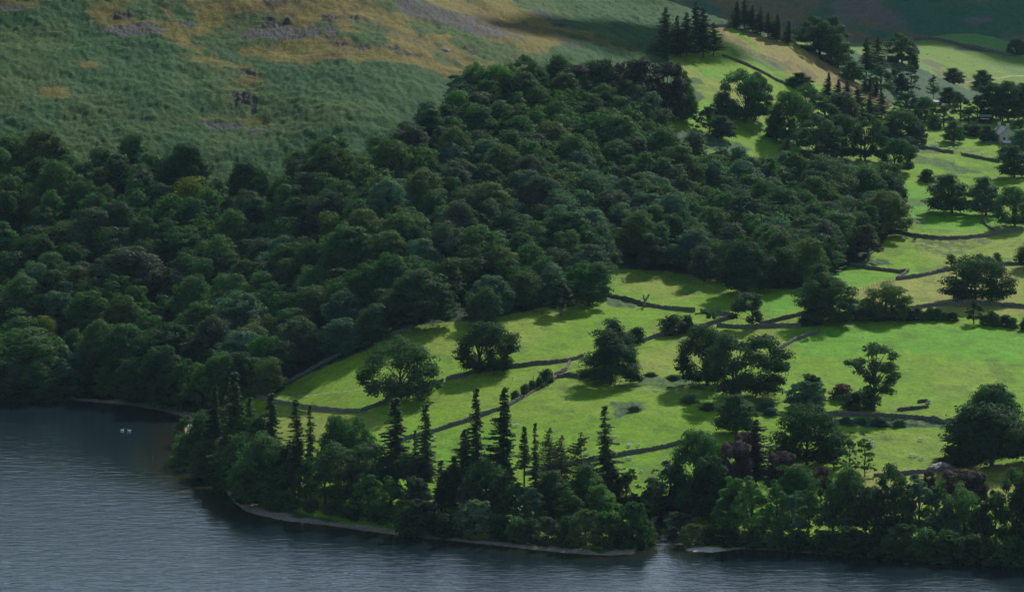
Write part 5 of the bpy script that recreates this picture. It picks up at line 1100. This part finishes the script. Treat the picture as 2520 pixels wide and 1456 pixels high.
# ------------------------------------------------------------------ farmhouse, sheds
ROUGHC = plain_mat('limewash', (0.36, 0.35, 0.33), 0.12, 1.2); SLATE = plain_mat('slate_roof', (0.17, 0.17, 0.18), 0.3, 1.5, 0.6); GLASS = plain_mat('window_glass', (0.02, 0.022, 0.025), .1, 1, 0.15, 0); DARKT = plain_mat('tarred_boards', (0.022, 0.02, 0.022)); FELT = plain_mat('green_felt', (0.10, 0.20, 0.14)); LEAD = plain_mat('pale_sheet_roof', (0.55, 0.55, 0.52))
def house():
    g_ = ground(2480, 352); e = empty('farmhouse', g_); e.rotation_euler[2] = 0.25; tag(e, 'white gabled farmhouse with grey slate roof among trees', 'house')
    w, L_, h, rh_ = 8.6, 13.0, 4.2, 3.4                       # gable faces the lake, ridge runs away to the left
    mb = MB(); v = [(-w/2, 0, -1), (w/2, 0, -1), (w/2, 0, h), (0, 0, h+rh_), (-w/2, 0, h), (-w/2, L_, -1), (w/2, L_, -1), (w/2, L_, h), (0, L_, h+rh_), (-w/2, L_, h)]
    mb.add(v, [(0, 1, 2, 3, 4), (9, 8, 7, 6, 5), (1, 6, 7, 2), (0, 4, 9, 5)]); mb.build('wall', ROUGHC, e)
    rf = MB()
    for s_ in (-1, 1):
        a = [(s_*(w/2+.45), -.35, h-.32), (0, -.35, h+rh_+.05), (0, L_+.3, h+rh_+.05), (s_*(w/2+.45), L_+.3, h-.32)]; t_ = [(x, y, z+.22) for x, y, z in a]
        rf.add(a+t_, [(0, 1, 2, 3), (7, 6, 5, 4), (0, 4, 5, 1), (1, 5, 6, 2), (2, 6, 7, 3), (3, 7, 4, 0)])
    r_ = rf.build('roof', SLATE, e)
    for y in (0.5, L_-0.8):
        c_ = MB(); c_.box((0, y, h+rh_+.7), (1.5, .8, 1.9)); c_.box((0, y, h+rh_+1.7), (1.7, 1.0, .15)); c_.build('chimney', ROUGHC, r_)
    for x, z in ((-1.9, 2.2), (2.0, 2.6)):
        f = MB()
        for q_ in (-1, 1): f.box((x+q_*.5, -.03, z), (.1, .1, 1.4)); f.box((x, -.03, z+q_*.7), (1.1, .1, .1))
        f.box((x, -.03, z), (.06, .08, 1.3)); fw = f.build('window', WOODM, e); p_ = MB(); p_.box((x, -.012, z), (.95, .02, 1.3)); p_.build('pane', GLASS, fw)
    p_ = MB(); p_.add([(-3.2, -2.8, .35), (2.2, -2.8, .35), (2.2, -.02, 1.25), (-3.2, -.02, 1.25), (-3.2, -2.8, .2), (2.2, -2.8, .2), (2.2, -.02, 1.1), (-3.2, -.02, 1.1)], [(0, 1, 2, 3), (7, 6, 5, 4), (0, 4, 5, 1), (1, 5, 6, 2), (3, 2, 6, 7), (0, 3, 7, 4)]); p_.build('porch_roof', LEAD, e)
    p_ = MB(); p_.box((-.5, -1.4, -.5), (5.0, 2.5, 1.45)); p_.build('porch', STONE, e)
    # rear range to the left
    p_ = MB(); p_.add([(-10, 4, -1), (-w/2-.02, 4, -1), (-w/2-.02, 4, 3.4), (-10, 4, 3.4), (-10, 9.5, -1), (-w/2-.02, 9.5, -1), (-w/2-.02, 9.5, 3.4), (-10, 9.5, 3.4)], [(0, 1, 2, 3), (4, 7, 6, 5), (0, 3, 7, 4)]); p_.build('side_wing', ROUGHC, e)
    p_ = MB(); p_.add([(-10.3, 3.6, 3.2), (-w/2-.03, 3.6, 3.2), (-w/2-.03, 6.8, 5.6), (-10.3, 6.8, 5.6), (-w/2-.03, 9.9, 3.2), (-10.3, 9.9, 3.2)], [(0, 1, 2, 3), (3, 2, 4, 5), (0, 3, 5), (1, 4, 2)]); p_.build('wing_roof', SLATE, e)
house()
def shed(u, v, w, d, h, lab, rfm, r0=0):
    g_ = ground(u, v, r0); e = empty('shed', g_); e.rotation_euler[2] = -0.3; tag(e, lab, 'shed')
    b_ = MB(); b_.box((0, 0, h/2-.3), (w, d, h+.6)); b_.build('wall', DARKT, e)
    r_ = MB(); r_.add([(-w/2-.2, -d/2-.2, h-.02), (w/2+.2, -d/2-.2, h-.02), (w/2+.2, d/2+.2, h+.9), (-w/2-.2, d/2+.2, h+.9), (-w/2-.2, -d/2-.2, h-.12+.28), (w/2+.2, -d/2-.2, h+.16), (w/2+.2, d/2+.2, h+1.08), (-w/2-.2, d/2+.2, h+1.08)], [(3, 2, 1, 0), (4, 5, 6, 7), (0, 1, 5, 4), (1, 2, 6, 5), (2, 3, 7, 6), (3, 0, 4, 7)]); r_.build('roof', rfm, e)
    s_ = MB(); s_.box((.2, -d/2-.03, h*.72), (w*.7, .06, .35)); s_.build('window_strip', LEAD, e)
shed(2425, 303, 6.5, 4, 3.2, 'dark shed with a green roof above the farmhouse', FELT)
shed(2305, 262, 5.0, 4, 2.4, 'low dark hut half hidden by trees in the valley', SLATE)
# pole on the skyline
g_ = ground(1957, 106); mb = MB(); mb.tube([(0, 0, -.5), (0, 0, 9)], [.14, .1], 6); mb.box((0, 0, 8.4), (1.6, .12, .12)); o_ = mb.build('utility_pole', DEADW); o_.location = g_; tag(o_, 'thin utility pole on the skyline between the dark trees', 'pole')
# ------------------------------------------------------------------ air
hz, n, b = new_mat('haze_air'); n.nodes.remove(b)
pv = n.nodes.new('ShaderNodeVolumePrincipled'); pv.inputs['Color'].default_value = (0.45, 0.72, 1.0, 1); pv.inputs['Density'].default_value = 0.000007; pv.inputs['Anisotropy'].default_value = 0.3
n.links.new(pv.outputs[0], n.nodes['Material Output'].inputs['Volume'])
m_ = MB(); m_.box((0, 2600, 218), (7000, 5800, 450)); hzo = m_.build('haze', hz); tag(hzo, kind='stuff')

# ------------------------------------------------------------------ clouds, high above and outside the picture
CLOUDM = plain_mat('cloud', (0.85, 0.85, 0.86), 0.05, 0.01, 1.0, 0)
def cloud(gx_, gy_, gz_, rx, ry, rz, seed, lift=800.0):
    """a cloud placed so that the sun throws its shade on the ground around (gx, gy)"""
    n_, m_ = 48, 16; t_ = lift/LDIR.z; c_ = Vector((gx_, gy_, gz_))+LDIR*t_; v, f = [], []
    for j in range(m_+1):
        th = math.pi*j/m_
        for k in range(n_):
            ph = 2*math.pi*k/n_; w_ = 1+0.45*(fbm(np.array([3+2.2*math.cos(ph)*math.sin(th)]), np.array([3+2.2*math.sin(ph)*math.sin(th)]), seed, 4)[0]-0.5)*2
            x, y, z = rx*w_*math.sin(th)*math.cos(ph), ry*w_*math.sin(th)*math.sin(ph), 22*w_*math.cos(th)
            v.append((x*math.cos(rz)-y*math.sin(rz), x*math.sin(rz)+y*math.cos(rz), z))
    for j in range(m_):
        for k in range(n_): f.append((j*n_+k, (j+1)*n_+k, (j+1)*n_+(k+1) % n_, j*n_+(k+1) % n_))
    o_ = mesh_obj('cloud', v, f, CLOUDM, None, True); o_.location = c_; tag(o_, kind='structure')
cloud(330, 3500, 200, 420, 360, 0.1, 71)
cloud(62, 2290, 125, 20, 95, -0.9, 72)
